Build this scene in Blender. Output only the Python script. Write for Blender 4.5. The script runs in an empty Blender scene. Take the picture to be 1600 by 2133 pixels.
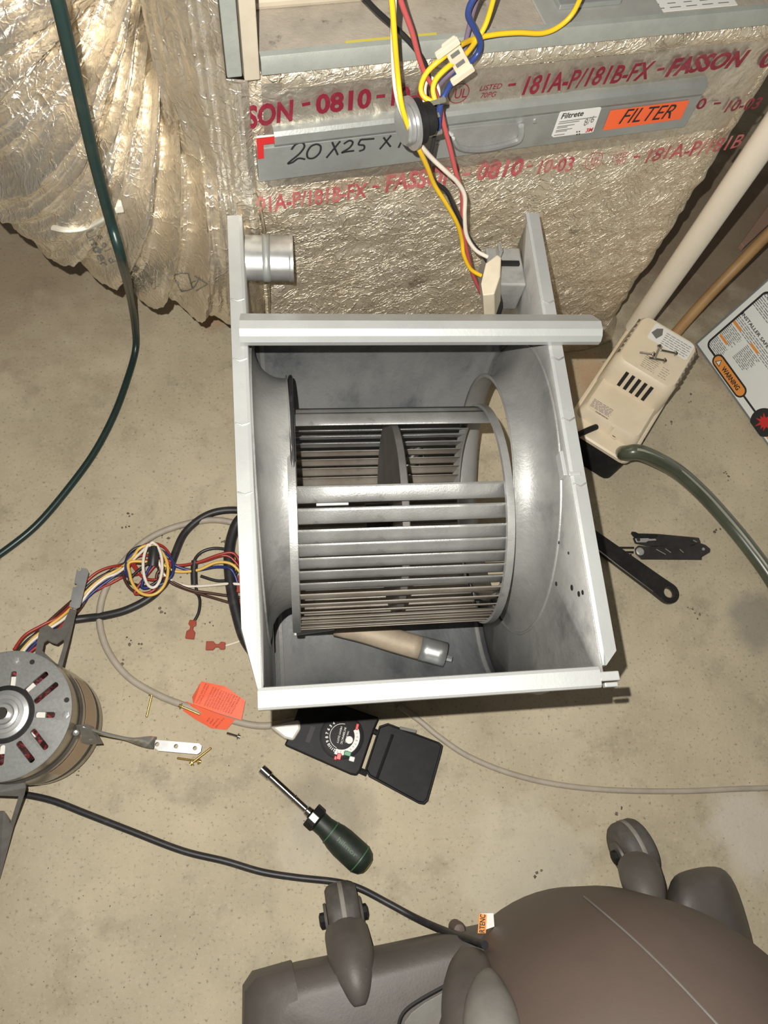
import bpy, bmesh, math, random
from mathutils import Vector as V, Matrix, noise
random.seed(7)
S = bpy.context.scene
COL = S.collection
PI = math.pi
R = math.radians

# ------------------------------------------------------------------ camera
W_, H_ = 1600., 2133.
FPX = 1500.
CX, CY = W_/2, H_/2
_n = V((633-CX, 1672-CY, FPX)).normalized()            # straight down, in camera axes (x right, y down, z forward)
_d = V((1, -0.031, 0)); _d.z = -(_d.x*_n.x+_d.y*_n.y)/_n.z
AX = _d.normalized(); AU = -_n; AY = AU.cross(AX)
CAM = V((0, 0, 1.0))
def c2w(c):                                             # camera axes -> world axes
    return V((AX.dot(c), AY.dot(c), AU.dot(c)))
cd = bpy.data.cameras.new('camera'); cam = bpy.data.objects.new('camera', cd); COL.objects.link(cam)
rx, ry, rz = c2w(V((1, 0, 0))), c2w(V((0, -1, 0))), c2w(V((0, 0, -1)))
cam.matrix_world = Matrix(((rx.x, ry.x, rz.x, CAM.x), (rx.y, ry.y, rz.y, CAM.y), (rx.z, ry.z, rz.z, CAM.z), (0, 0, 0, 1)))
cd.sensor_fit = 'VERTICAL'; cd.sensor_height = 36; cd.lens = 36*FPX/H_
cd.clip_start = .01
S.camera = cam

# ------------------------------------------------------------------ light
wd = bpy.data.worlds.new('world'); S.world = wd; wd.use_nodes = True
bg = wd.node_tree.nodes['Background']; bg.inputs[0].default_value = (1.0, .93, .84, 1); bg.inputs[1].default_value = .105
fl = bpy.data.lights.new('phone_flash', 'POINT'); fl.energy = 41; fl.color = (1, .965, .90); fl.shadow_soft_size = .0028
flo = bpy.data.objects.new('phone_flash', fl); COL.objects.link(flo)
flo.location = CAM + c2w(V((-.026, -.036, -.004)))
S.view_settings.view_transform = 'Standard'; S.view_settings.look = 'None'
S.view_settings.exposure = 0.0; S.view_settings.gamma = 1; S.view_settings.use_curve_mapping = False

# ------------------------------------------------------------------ geometry helpers
def ray(px, py): return c2w(V((px-CX, py-CY, FPX)))
def at(px, py, z=0.):
    r = ray(px, py); return CAM + r*((z-CAM.z)/r.z)
def onplane(px, py, p0, n):
    r = ray(px, py); return CAM + r*((p0-CAM).dot(n)/r.dot(n))
TH = R(11.63)
FW = V((math.cos(TH), math.sin(TH), 0)); FN = V((-math.sin(TH), math.cos(TH), 0)); FP0 = V((.45, .69, 0)); UZ = V((0, 0, 1))
def F(px, py, off=0.):                                  # point on the furnace front plane, moved out by off
    return onplane(px, py, FP0-FN*off, FN)
def FU(u, d, z): return FP0 + FW*u + FN*d + UZ*z        # furnace coordinates: along, depth, height
def fuv(p): q = p-FP0; return q.dot(FW), q.dot(FN), q.z

class MB:
    def __init__(s): s.v = []; s.f = []
    def add(s, vs, fs):
        o = len(s.v); s.v += [V(a) for a in vs]; s.f += [tuple(i+o for i in f) for f in fs]; return s
    def box(s, c, size, ax=None, ay=None, az=None):
        c = V(c); ax = ax or V((1, 0, 0)); ay = ay or V((0, 1, 0)); az = az or V((0, 0, 1))
        hx, hy, hz = [k/2 for k in size]
        vs = [c+ax*(hx*i)+ay*(hy*j)+az*(hz*k) for k in (-1, 1) for j in (-1, 1) for i in (-1, 1)]
        return s.add(vs, [(0, 2, 3, 1), (4, 5, 7, 6), (0, 1, 5, 4), (2, 6, 7, 3), (0, 4, 6, 2), (1, 3, 7, 5)])
    def prism(s, poly, ext):
        n = len(poly); vs = [V(p) for p in poly]+[V(p)+ext for p in poly]
        return s.add(vs, [tuple(range(n))[::-1], tuple(range(n, 2*n))]+[(i, (i+1) % n, n+(i+1) % n, n+i) for i in range(n)])
    def taper(s, bot, top):
        n = len(bot)
        return s.add(list(bot)+list(top), [tuple(range(n))[::-1], tuple(range(n, 2*n))]+[(i, (i+1) % n, n+(i+1) % n, n+i) for i in range(n)])
    def loft(s, rings, cap=True, close=True):
        n = len(rings[0]); o = []
        for r in rings: o += list(r)
        fs = []
        for k in range(len(rings)-1):
            for i in range(n if close else n-1):
                j = (i+1) % n
                fs.append((k*n+i, k*n+j, (k+1)*n+j, (k+1)*n+i))
        if cap: fs += [tuple(range(n))[::-1], tuple(range((len(rings)-1)*n, len(rings)*n))]
        return s.add(o, fs)
    def tube(s, path, r, n=8, cap=True, flat=1.0, up=None):
        P = [V(p) for p in path]; m = len(P); rings = []
        t0 = (P[1]-P[0]).normalized()
        ref = V(up) if up else (V((0, 0, 1)) if abs(t0.z) < .9 else V((1, 0, 0)))
        a = (ref - t0*ref.dot(t0)).normalized()
        for i, p in enumerate(P):
            t = (P[min(i+1, m-1)]-P[max(i-1, 0)])
            if t.length < 1e-9: t = t0
            t = t.normalized(); a = (a - t*a.dot(t)); a = a.normalized() if a.length > 1e-6 else t.orthogonal().normalized()
            b = t.cross(a); rr = r[i] if isinstance(r, (list, tuple)) else r
            rings.append([p+a*(rr*flat*math.cos(2*PI*k/n))+b*(rr*math.sin(2*PI*k/n)) for k in range(n)])
        return s.loft(rings, cap)
    def lathe(s, o, axis, prof, n=32, cap=True, a0=0, a1=2*PI, ref=None):
        o = V(o); axis = V(axis).normalized(); a = (V(ref) if ref else axis.orthogonal()); a = (a-axis*a.dot(axis)).normalized(); b = axis.cross(a)
        full = abs(a1-a0-2*PI) < 1e-6; m = n if full else n+1
        rings = [[o+axis*h+(a*math.cos(a0+(a1-a0)*k/n)+b*math.sin(a0+(a1-a0)*k/n))*r for k in range(m)] for r, h in prof]
        return s.loft(rings, cap, close=full)
    def grid(s, fn, nu, nv, wrap=False):
        vs = [fn(i/(nu-1), j/(nv-1)) for j in range(nv) for i in range(nu)]
        return s.add(vs, [(j*nu+i, j*nu+i+1, (j+1)*nu+i+1, (j+1)*nu+i) for j in range(nv-1) for i in range(nu-1)])
    def ribbon(s, path, wd_, nrm, lift=0.):
        P = [V(p) for p in path]; vs = []; m = len(P)
        for i, p in enumerate(P):
            t = (P[min(i+1, m-1)]-P[max(i-1, 0)]).normalized(); b = t.cross(nrm).normalized()*(wd_/2)
            vs += [p+b+nrm*lift, p-b+nrm*lift]
        return s.add(vs, [(2*i, 2*i+1, 2*i+3, 2*i+2) for i in range(m-1)])
    def quad(s, a, b, c, d): return s.add([a, b, c, d], [(0, 1, 2, 3)])

def spline(pts, k=6):
    P = [V(p) for p in pts]; out = []
    for i in range(len(P)-1):
        p0, p1, p2, p3 = P[max(i-1, 0)], P[i], P[i+1], P[min(i+2, len(P)-1)]
        for j in range(k):
            t = j/k
            out.append(.5*((2*p1)+(p2-p0)*t+(2*p0-5*p1+4*p2-p3)*t*t+(3*p1-p0-3*p2+p3)*t**3))
    return out+[P[-1]]
def arc(c, a, b, r, a0, a1, n):
    return [V(c)+V(a)*(r*math.cos(a0+(a1-a0)*i/n))+V(b)*(r*math.sin(a0+(a1-a0)*i/n)) for i in range(n+1)]
def rrect(c, ax, ay, w, h, r, n=4):
    out = []
    for sx, sy, a0 in ((1, 1, 0), (-1, 1, 90), (-1, -1, 180), (1, -1, 270)):
        cc = V(c)+ax*(sx*(w/2-r))+ay*(sy*(h/2-r))
        out += arc(cc, ax, ay, r, R(a0), R(a0+90), n)
    return out

OFF = {}
def finish(me, smooth, angle=38):
    bm = bmesh.new(); bm.from_mesh(me); bmesh.ops.recalc_face_normals(bm, faces=bm.faces); bm.to_mesh(me); bm.free()
    if smooth:
        me.polygons.foreach_set('use_smooth', [True]*len(me.polygons)); me.set_sharp_from_angle(angle=R(angle))
def build(name, mb, m, parent=None, smooth=True, angle=38, bevel=0, solid=0, label=None, recalc=True):
    if parent is None:
        xs = [p.x for p in mb.v]; ys = [p.y for p in mb.v]; zs = [p.z for p in mb.v]
        loc = V(((min(xs)+max(xs))/2, (min(ys)+max(ys))/2, min(zs)))
    else: loc = OFF[parent.name]
    me = bpy.data.meshes.new(name); me.from_pydata([tuple(p-loc) for p in mb.v], [], mb.f)
    if recalc: finish(me, smooth, angle)
    elif smooth: me.polygons.foreach_set('use_smooth', [True]*len(me.polygons)); me.set_sharp_from_angle(angle=R(angle))
    me.materials.append(m)
    o = bpy.data.objects.new(name, me); COL.objects.link(o)
    if parent is None: o.location = loc
    else: o.parent = parent
    OFF[o.name] = loc
    if solid:
        md = o.modifiers.new('solid', 'SOLIDIFY'); md.thickness = solid; md.offset = 0
    if bevel:
        md = o.modifiers.new('bevel', 'BEVEL'); md.width = bevel; md.segments = 2; md.limit_method = 'ANGLE'; md.angle_limit = R(40)
    if label: o['label'] = label
    return o
def tag(o, label, cat, group=None):
    o['label'] = label; o['category'] = cat
    if group: o['group'] = group
    return o
def thing(name, label, cat, loc, group=None):
    o = bpy.data.objects.new(name, None); o.empty_display_size = .03; COL.objects.link(o); o.location = loc; OFF[o.name] = V(loc)
    return tag(o, label, cat, group)
def struct(o): o['kind'] = 'structure'; return o

# ------------------------------------------------------------------ materials
def mat(name, c, rough=.5, metal=0., c2=None, sc=20, lo=.4, hi=.65, bump=0., bsc=200, spec=.5, c3=None, sc3=60, lo3=.6, hi3=.7, coat=0, rvar=0, stretch=None, detail=6):
    m = bpy.data.materials.new(name); m.use_nodes = True; nt = m.node_tree; N = nt.nodes; L = nt.links
    b = N['Principled BSDF']; b.inputs['Roughness'].default_value = rough; b.inputs['Metallic'].default_value = metal
    b.inputs['Specular IOR Level'].default_value = spec; b.inputs['Coat Weight'].default_value = coat
    tc = N.new('ShaderNodeTexCoord'); src = tc.outputs['Object']
    if stretch:
        mp = N.new('ShaderNodeMapping'); mp.inputs['Scale'].default_value = stretch; L.new(src, mp.inputs[0]); src = mp.outputs[0]
    col = None
    def nz(scale, a, z):
        t = N.new('ShaderNodeTexNoise'); t.inputs['Scale'].default_value = scale; t.inputs['Detail'].default_value = detail; t.inputs['Roughness'].default_value = .65
        L.new(src, t.inputs['Vector']); r = N.new('ShaderNodeMapRange'); r.inputs[1].default_value = a; r.inputs[2].default_value = z; L.new(t.outputs['Fac'], r.inputs[0]); return r.outputs[0], t.outputs['Fac']
    b.inputs['Base Color'].default_value = (*c, 1)
    prev = None
    for cc, s_, l_, h_ in ((c2, sc, lo, hi), (c3, sc3, lo3, hi3)):
        if cc is None: continue
        f, raw = nz(s_, l_, h_); mx = N.new('ShaderNodeMix'); mx.data_type = 'RGBA'; L.new(f, mx.inputs[0])
        if prev: L.new(prev, mx.inputs[6])
        else: mx.inputs[6].default_value = (*c, 1)
        mx.inputs[7].default_value = (*cc, 1); prev = mx.outputs[2]
        if rvar and cc is c2:
            r = N.new('ShaderNodeMapRange'); r.inputs[3].default_value = rough; r.inputs[4].default_value = rough+rvar; L.new(f, r.inputs[0]); L.new(r.outputs[0], b.inputs['Roughness'])
    if prev: L.new(prev, b.inputs['Base Color'])
    if bump:
        _, raw = nz(bsc, 0, 1); bp = N.new('ShaderNodeBump'); bp.inputs['Strength'].default_value = bump; bp.inputs['Distance'].default_value = .002
        L.new(raw, bp.inputs['Height']); L.new(bp.outputs[0], b.inputs['Normal'])
    return m

def foil_mat(name, c, c2, rough=.3, scrim=True, grid=28., ang=28., stain=(.30, .22, .14), metal=.9, bump=.55):
    m = mat(name, c, rough, metal, c2, 9, .38, .68, c3=stain, sc3=16, lo3=.60, hi3=.80, rvar=.18)
    nt = m.node_tree; N = nt.nodes; L = nt.links; b = N['Principled BSDF']
    tc = N.new('ShaderNodeTexCoord'); hs = []
    t = N.new('ShaderNodeTexVoronoi'); t.feature = 'DISTANCE_TO_EDGE'; t.inputs['Scale'].default_value = 34
    n0 = N.new('ShaderNodeTexNoise'); n0.inputs['Scale'].default_value = 18; n0.inputs['Detail'].default_value = 4; L.new(tc.outputs['Object'], n0.inputs['Vector'])
    ad = N.new('ShaderNodeVectorMath'); ad.operation = 'MULTIPLY_ADD'; ad.inputs[1].default_value = (.12, .12, .12); L.new(n0.outputs['Color'], ad.inputs[0]); L.new(tc.outputs['Object'], ad.inputs[2])
    L.new(ad.outputs[0], t.inputs['Vector'])
    n1 = N.new('ShaderNodeTexNoise'); n1.inputs['Scale'].default_value = 45; n1.inputs['Detail'].default_value = 8; n1.inputs['Roughness'].default_value = .6; L.new(ad.outputs[0], n1.inputs['Vector'])
    s1 = N.new('ShaderNodeMath'); s1.operation = 'MULTIPLY_ADD'; s1.inputs[1].default_value = .9; L.new(t.outputs['Distance'], s1.inputs[0]); L.new(n1.outputs['Fac'], s1.inputs[2])
    last = s1.outputs[0]
    if scrim:
        for rot in (0, ang, 90):
            mp = N.new('ShaderNodeMapping'); mp.inputs['Rotation'].default_value = (0, R(rot), 0); L.new(ad.outputs[0], mp.inputs[0])
            w = N.new('ShaderNodeTexWave'); w.bands_direction = 'Z'; w.inputs['Scale'].default_value = grid; w.inputs['Distortion'].default_value = 1.0; w.inputs['Detail'].default_value = 1
            L.new(mp.outputs[0], w.inputs['Vector'])
            r = N.new('ShaderNodeMapRange'); r.inputs[1].default_value = .9; r.inputs[2].default_value = 1.; L.new(w.outputs['Fac'], r.inputs[0])
            s2 = N.new('ShaderNodeMath'); s2.operation = 'MULTIPLY_ADD'; s2.inputs[1].default_value = .22; L.new(r.outputs[0], s2.inputs[0]); L.new(last, s2.inputs[2]); last = s2.outputs[0]
    bp = N.new('ShaderNodeBump'); bp.inputs['Strength'].default_value = bump; bp.inputs['Distance'].default_value = .004
    L.new(last, bp.inputs['Height']); L.new(bp.outputs[0], b.inputs['Normal'])
    return m

M = {}
M['foil'] = foil_mat('foil_wrap', (.97, .88, .71), (.78, .67, .50), .36, metal=.72, bump=.85)
M['foil_tape'] = foil_mat('foil_tape', (.74, .68, .58), (.55, .49, .40), .30, scrim=False, metal=.85)
M['foil_duct'] = foil_mat('foil_duct', (.96, .90, .79), (.80, .71, .57), .22, grid=16, metal=.86, stain=(.45, .36, .25))
M['galv'] = mat('galvanised', (.44, .46, .44), .42, .5, (.34, .355, .34), 14, .35, .7, c3=(.34, .33, .30), sc3=30, lo3=.58, hi3=.78, bump=.12, bsc=300)
M['galv_dust'] = mat('galvanised_dusty', (.42, .415, .395), .46, .4, (.28, .28, .27), 7, .38, .64, c3=(.12, .12, .12), sc3=13, lo3=.56, hi3=.80, bump=.25, bsc=220)
M['galv_rim'] = mat('galvanised_rim', (.50, .515, .50), .45, .3, (.43, .44, .43), 12, .35, .7, c3=(.30, .29, .27), sc3=38, lo3=.66, hi3=.76, bump=.1, bsc=300)
M['scroll'] = mat('scroll_dusty_metal', (.34, .345, .34), .45, .4, (.20, .21, .215), 6, .38, .62, c3=(.08, .09, .10), sc3=11, lo3=.55, hi3=.80, bump=.3, bsc=180, stretch=(1.6, .7, 1))
M['blade'] = mat('wheel_blade_metal', (.50, .50, .485), .36, .6, (.36, .355, .34), 24, .35, .7, c3=(.24, .23, .21), sc3=60, lo3=.6, hi3=.8, bump=.2, bsc=500)
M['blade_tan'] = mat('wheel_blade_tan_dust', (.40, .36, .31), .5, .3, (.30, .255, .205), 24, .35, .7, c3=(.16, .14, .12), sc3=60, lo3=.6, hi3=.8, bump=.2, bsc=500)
M['blade_dust'] = mat('wheel_dark_disc', (.16, .15, .14), .6, .2, (.10, .095, .09), 30, .35, .7)
M['black_rubber'] = mat('black_rubber', (.022, .021, .022), .45, 0, (.045, .043, .042), 60, .5, .75)
M['black_plastic'] = mat('black_plastic', (.012, .012, .012), .55, 0, (.022, .022, .021), 50, .45, .75, bump=.05, bsc=400, spec=.22)
M['green_cable'] = mat('green_cable', (.012, .030, .027), .35, 0, (.03, .04, .035), 70, .5, .8)
M['grey_cord'] = mat('grey_cord', (.42, .37, .30), .6, 0, (.34, .30, .24), 40, .4, .7)
M['cream'] = mat('cream_plastic', (.72, .62, .46), .42, 0, (.66, .56, .41), 25, .45, .75, c3=(.40, .32, .22), sc3=90, lo3=.70, hi3=.76)
M['cream_plug'] = mat('cream_plug', (.70, .62, .47), .45, 0, (.62, .54, .40), 40, .4, .7)
M['pvc'] = mat('pvc', (.74, .67, .55), .4, 0, (.70, .62, .50), 20, .4, .7, c3=(.38, .33, .26), sc3=50, lo3=.70, hi3=.78)
M['white_label'] = mat('white_label', (.78, .77, .73), .5, 0)
M['white_panel'] = mat('white_panel', (.80, .82, .79), .4, 0, (.76, .78, .75), 10, .4, .7)
M['grey_panel'] = mat('grey_panel_edge', (.20, .22, .21), .4, 0, (.16, .18, .17), 20, .4, .7)
M['orange'] = mat('fluorescent_orange', (.95, .15, .045), .55, 0)
M['orange_tag'] = mat('orange_tag', (.93, .16, .075), .5, 0)
M['warn_orange'] = mat('warning_orange', (.78, .30, .06), .5)
M['ink'] = mat('black_ink', (.02, .02, .02), .6)
M['ink_grey'] = mat('grey_ink', (.16, .16, .15), .6)
M['ink_red'] = mat('red_print', (.20, .012, .03), .45, 0, (.28, .045, .06), 40, .45, .7)
M['ink_red2'] = mat('faded_red_print', (.42, .07, .09), .5, 0, (.55, .22, .19), 45, .4, .65)
M['ink_tag'] = mat('tag_print', (.28, .02, .02), .6)
M['red'] = mat('red_plastic', (.55, .03, .03), .4)
M['green'] = mat('green_plastic', (.02, .22, .08), .4)
M['brand_green'] = mat('green_print', (.05, .14, .06), .5)
M['handle'] = mat('driver_handle', (.012, .020, .014), .5, 0, (.02, .03, .02), 80, .4, .7, bump=.1, bsc=600)
M['chrome'] = mat('chrome', (.55, .53, .50), .16, 1.0, (.40, .38, .35), 60, .4, .7)
M['zinc'] = mat('zinc', (.60, .61, .60), .33, .75, (.46, .47, .46), 40, .4, .7)
M['brass'] = mat('gold_zinc', (.50, .36, .12), .32, .85, (.36, .25, .08), 200, .4, .7)
M['steel_dark'] = mat('dark_tool_steel', (.05, .047, .045), .38, .6, (.08, .075, .07), 50, .4, .7)
M['steel_black'] = mat('black_tool_steel', (.028, .026, .025), .3, .5, (.05, .047, .045), 50, .4, .7)
M['motor_bell'] = mat('motor_end_bell', (.22, .225, .215), .55, .15, (.17, .175, .165), 300, .35, .7, bump=.15, bsc=900)
M['motor_shell'] = mat('motor_shell', (.33, .30, .26), .22, .85, (.22, .20, .17), 22, .35, .7)
M['arm'] = mat('motor_arm', (.26, .255, .24), .5, .5, (.20, .195, .18), 60, .4, .7)
M['dark_inside'] = mat('dark_interior', (.012, .010, .010), .6)
M['copper'] = mat('copper_winding', (.05, .02, .02), .4, .3, (.36, .05, .05), 260, .50, .62)  # near-black base paints the dark motor interior into the winding colour
M['paper_white'] = mat('white_insulation', (.70, .68, .62), .6)
M['motor_label'] = mat('motor_label_tan', (.42, .30, .20), .4, .2)
for k, c in dict(yellow=(.80, .50, .02), white=(.78, .71, .60), redw=(.45, .085, .085), blue=(.030, .055, .20), blackw=(.02, .019, .019), brown=(.065, .028, .018), purple=(.17, .13, .19), yellowm=(.75, .48, .10), bluem=(.02, .035, .15), redm=(.32, .03, .02), terminal=(.33, .055, .025)).items():
    M[k] = mat('wire_'+k, c, .35)
M['tin'] = mat('tinned_contact', (.62, .60, .50), .3, .8)
M['vac'] = mat('vacuum_plastic', (.085, .074, .066), .5, 0, (.11, .098, .088), 18, .4, .7, c3=(.17, .155, .135), sc3=140, lo3=.66, hi3=.8, bump=.12, bsc=350)
M['vac_dark'] = mat('vacuum_dome', (.115, .082, .066), .55, 0, (.10, .072, .058), 12, .4, .7, bump=.1, bsc=500)
M['vac_light'] = mat('vacuum_inset', (.16, .15, .135), .5, 0, (.20, .19, .17), 30, .4, .7, bump=.1, bsc=500)
M['wheel'] = mat('caster_wheel', (.07, .063, .055), .6, 0, (.11, .10, .088), 60, .4, .7)
M['worn'] = mat('caster_worn_band', (.26, .24, .21), .7, 0, (.18, .165, .14), 60, .4, .7)
M['wood'] = mat('tan_wood', (.42, .25, .10), .5, 0, (.34, .19, .075), 12, .4, .7, stretch=(1, 1, 1), bump=.1, bsc=150)
M['wood_pink'] = mat('pinkish_board', (.36, .23, .16), .6, 0, (.30, .19, .13), 12, .4, .7)
M['hose'] = mat('green_tint_hose', (.060, .070, .044), .3, 0, (.085, .095, .064), 25, .4, .7, coat=.4)
M['hose_stripe'] = mat('hose_stripe', (.30, .30, .24), .4)
M['furn_grey'] = mat('furnace_grey_paint', (.36, .38, .34), .45, .2, (.30, .32, .29), 40, .4, .7, bump=.15, bsc=500)
M['furn_tan'] = mat('furnace_tan_paint', (.52, .46, .36), .5, .1, (.46, .40, .31), 30, .4, .7, c3=(.25, .21, .15), sc3=60, lo3=.62, hi3=.75)
M['deck'] = mat('dusty_deck', (.50, .44, .36), .6, .2, (.36, .32, .26), 22, .42, .7, c3=(.13, .115, .09), sc3=45, lo3=.60, hi3=.72, bump=.3, bsc=300)
M['deck_galv'] = mat('deck_galv', (.50, .50, .46), .5, .4, (.40, .40, .37), 16, .4, .7, c3=(.15, .14, .12), sc3=30, lo3=.62, hi3=.78)
M['insul'] = mat('grey_insulation', (.22, .22, .22), .8, 0, (.10, .10, .10), 40, .4, .65, bump=.6, bsc=60)
M['tape_yellow'] = mat('yellow_tape', (.60, .50, .08), .5)
M['tie'] = mat('cable_tie', (.72, .70, .60), .45)
M['dusty_tube'] = mat('dusty_tube', (.44, .36, .26), .6, .2, (.34, .28, .21), 40, .4, .7, bump=.2, bsc=200)
M['clear'] = mat('clear_plug', (.62, .58, .52), .3, 0, (.52, .48, .42), 30, .4, .7)
M['debris'] = mat('floor_debris', (.10, .08, .06), .8, 0, (.20, .17, .13), 90, .4, .6)
M['debris_w'] = mat('floor_chips', (.70, .64, .54), .7)

def floor_mat():
    m = mat('concrete', (.54, .470, .335), .75, 0, (.40, .345, .24), 4.5, .36, .66, c3=(.29, .25, .18), sc3=14, lo3=.54, hi3=.80, bump=.3, bsc=160, spec=.25)
    nt = m.node_tree; N = nt.nodes; L = nt.links; b = N['Principled BSDF']; tc = N.new('ShaderNodeTexCoord')
    prev = b.inputs['Base Color'].links[0].from_socket
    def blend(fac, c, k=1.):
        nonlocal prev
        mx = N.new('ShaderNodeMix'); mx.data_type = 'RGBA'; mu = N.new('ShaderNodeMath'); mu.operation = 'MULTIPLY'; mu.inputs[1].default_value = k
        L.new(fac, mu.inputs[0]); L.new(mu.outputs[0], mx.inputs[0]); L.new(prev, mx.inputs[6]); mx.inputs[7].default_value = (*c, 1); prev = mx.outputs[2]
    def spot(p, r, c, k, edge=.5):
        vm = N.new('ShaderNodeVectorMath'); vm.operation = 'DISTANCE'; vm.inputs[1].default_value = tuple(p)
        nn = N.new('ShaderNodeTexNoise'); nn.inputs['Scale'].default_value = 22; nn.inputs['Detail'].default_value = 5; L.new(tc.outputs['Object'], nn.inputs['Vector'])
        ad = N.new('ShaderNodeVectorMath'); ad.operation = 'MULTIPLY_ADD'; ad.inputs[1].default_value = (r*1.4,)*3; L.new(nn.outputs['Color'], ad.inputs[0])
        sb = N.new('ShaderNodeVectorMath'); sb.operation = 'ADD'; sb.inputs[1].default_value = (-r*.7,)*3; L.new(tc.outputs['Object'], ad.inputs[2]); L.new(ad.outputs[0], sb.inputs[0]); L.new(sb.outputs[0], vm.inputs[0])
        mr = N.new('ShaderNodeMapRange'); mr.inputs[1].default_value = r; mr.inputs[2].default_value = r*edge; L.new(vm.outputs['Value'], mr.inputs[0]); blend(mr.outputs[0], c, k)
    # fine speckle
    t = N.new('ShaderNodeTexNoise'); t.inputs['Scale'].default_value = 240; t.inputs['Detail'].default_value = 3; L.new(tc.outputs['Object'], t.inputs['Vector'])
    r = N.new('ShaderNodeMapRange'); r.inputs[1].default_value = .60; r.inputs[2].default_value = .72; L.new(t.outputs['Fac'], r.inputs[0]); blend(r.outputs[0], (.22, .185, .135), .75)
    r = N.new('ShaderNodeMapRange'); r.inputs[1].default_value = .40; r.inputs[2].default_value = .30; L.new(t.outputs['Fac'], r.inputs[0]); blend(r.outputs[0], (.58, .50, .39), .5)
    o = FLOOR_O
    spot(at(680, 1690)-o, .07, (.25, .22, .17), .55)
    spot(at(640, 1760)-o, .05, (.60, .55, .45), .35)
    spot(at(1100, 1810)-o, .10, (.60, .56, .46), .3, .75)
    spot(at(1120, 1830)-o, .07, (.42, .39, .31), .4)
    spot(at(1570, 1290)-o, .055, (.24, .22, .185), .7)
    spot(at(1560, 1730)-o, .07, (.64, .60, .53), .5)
    spot(at(1230, 780)-o, .05, (.52, .30, .16), .55, .3)  # reddish reflection at the plenum foot, painted into the floor colour
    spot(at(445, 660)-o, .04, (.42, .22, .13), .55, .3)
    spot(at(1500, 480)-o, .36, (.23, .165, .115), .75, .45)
    spot(at(20, 560)-o, .30, (.28, .20, .13), .55, .3)  # vignette darkening at the upper left, put into the floor colour
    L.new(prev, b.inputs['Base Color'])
    return m
FLOOR_O = V((.2, .5, 0))

# ------------------------------------------------------------------ the setting
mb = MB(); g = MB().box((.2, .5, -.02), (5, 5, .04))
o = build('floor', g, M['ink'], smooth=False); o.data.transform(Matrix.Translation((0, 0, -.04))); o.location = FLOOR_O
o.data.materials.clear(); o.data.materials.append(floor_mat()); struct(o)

# ------------------------------------------------------------------ foil-wrapped plenum
UL, UR, ZP = -.49, .10, .556
def fdisp(u, z):                                       # relief of the foil, out of the wall
    p = V((u, 0, z))
    a = .0035*noise.noise(p*6)+.0022*noise.noise(p*17+V((3, 1, 0)))
    k = max(0, min(1, (.44-z)/.06))
    rg = 1-abs(noise.noise(V((u*22+2*z, 0, z*30))))*2.2
    rg2 = 1-abs(noise.noise(V((u*55-z*30, 2, z*40))))*2
    a += k*(.0022*max(0, rg)+.0012*max(0, rg2)) + .0010*max(0, rg2)*(1-k)
    a += k*(.004*noise.noise(V((u*9+3, 5, z*13)))+.0028*abs(noise.noise(V((u*14, 2, z*8)))))
    ke = max(0, min(1, (u-.0)/.08))*max(0, 1-z/.6)
    a += ke*.004*noise.noise(V((u*12, 4, z*60)))
    kl = max(0, min(1, (-.42-u)/.06)); a += kl*.006*noise.noise(V((u*30, 7, z*24)))
    return a
RC = .03
LEN1 = UR-RC-UL; LEN2 = RC*PI/2; LEN3 = .55
def ppath(s):
    if s < LEN1: return UL+s, 0., 0., -1.
    if s < LEN1+LEN2:
        a = (s-LEN1)/RC; return UR-RC+RC*math.sin(a), RC-RC*math.cos(a), math.sin(a), -math.cos(a)
    return UR, RC+s-LEN1-LEN2, 1., 0.
def pfn(i, j):
    s = i*(LEN1+LEN2+LEN3); z = j*ZP; u, d, nu, nd = ppath(s); k = fdisp(UL+s, z)
    bulge = .012*math.sin(PI*z/ZP) if s > LEN1 else 0
    flare = .02*max(0, 1-z/.07)**2
    return FU(u+nu*(k+flare), d+nd*(k+flare*.6), z+.001)
plen = thing('plenum', 'foil-wrapped return-air box under the furnace with red printed lettering', 'plenum', FU(-.2, .25, 0))
g = MB().grid(pfn, 300, 150); build('foil_wrap', g, M['foil'], plen, smooth=True, angle=60, recalc=False)
g = MB().box(FU(-.195, .29, ZP/2), (.575, .55, ZP-.012), FW, FN, UZ); build('box_core', g, M['galv'], plen, smooth=False)
# band of smoother foil tape across the upper part
def tfn(i, j):
    u = UL+.012+i*(UR-.03-UL-.012); z = .425+j*.113+.004*math.sin(u*9)
    return FU(u, -(fdisp(u, z)*.9+.0012), z)
build('foil_tape_band', MB().grid(tfn, 160, 30), M['foil_tape'], plen, smooth=True, angle=60, recalc=False)
def t2(i, j):
    u = UL+.03+i*(UR-.03-UL-.03); z = .536+j*.021
    return FU(u, -(fdisp(u, .545)*.6+.003+.004*math.sin(j*PI)), z)
build('foil_seam_tape', MB().grid(t2, 160, 8), M['foil'], plen, smooth=True, angle=60, recalc=False)

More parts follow.
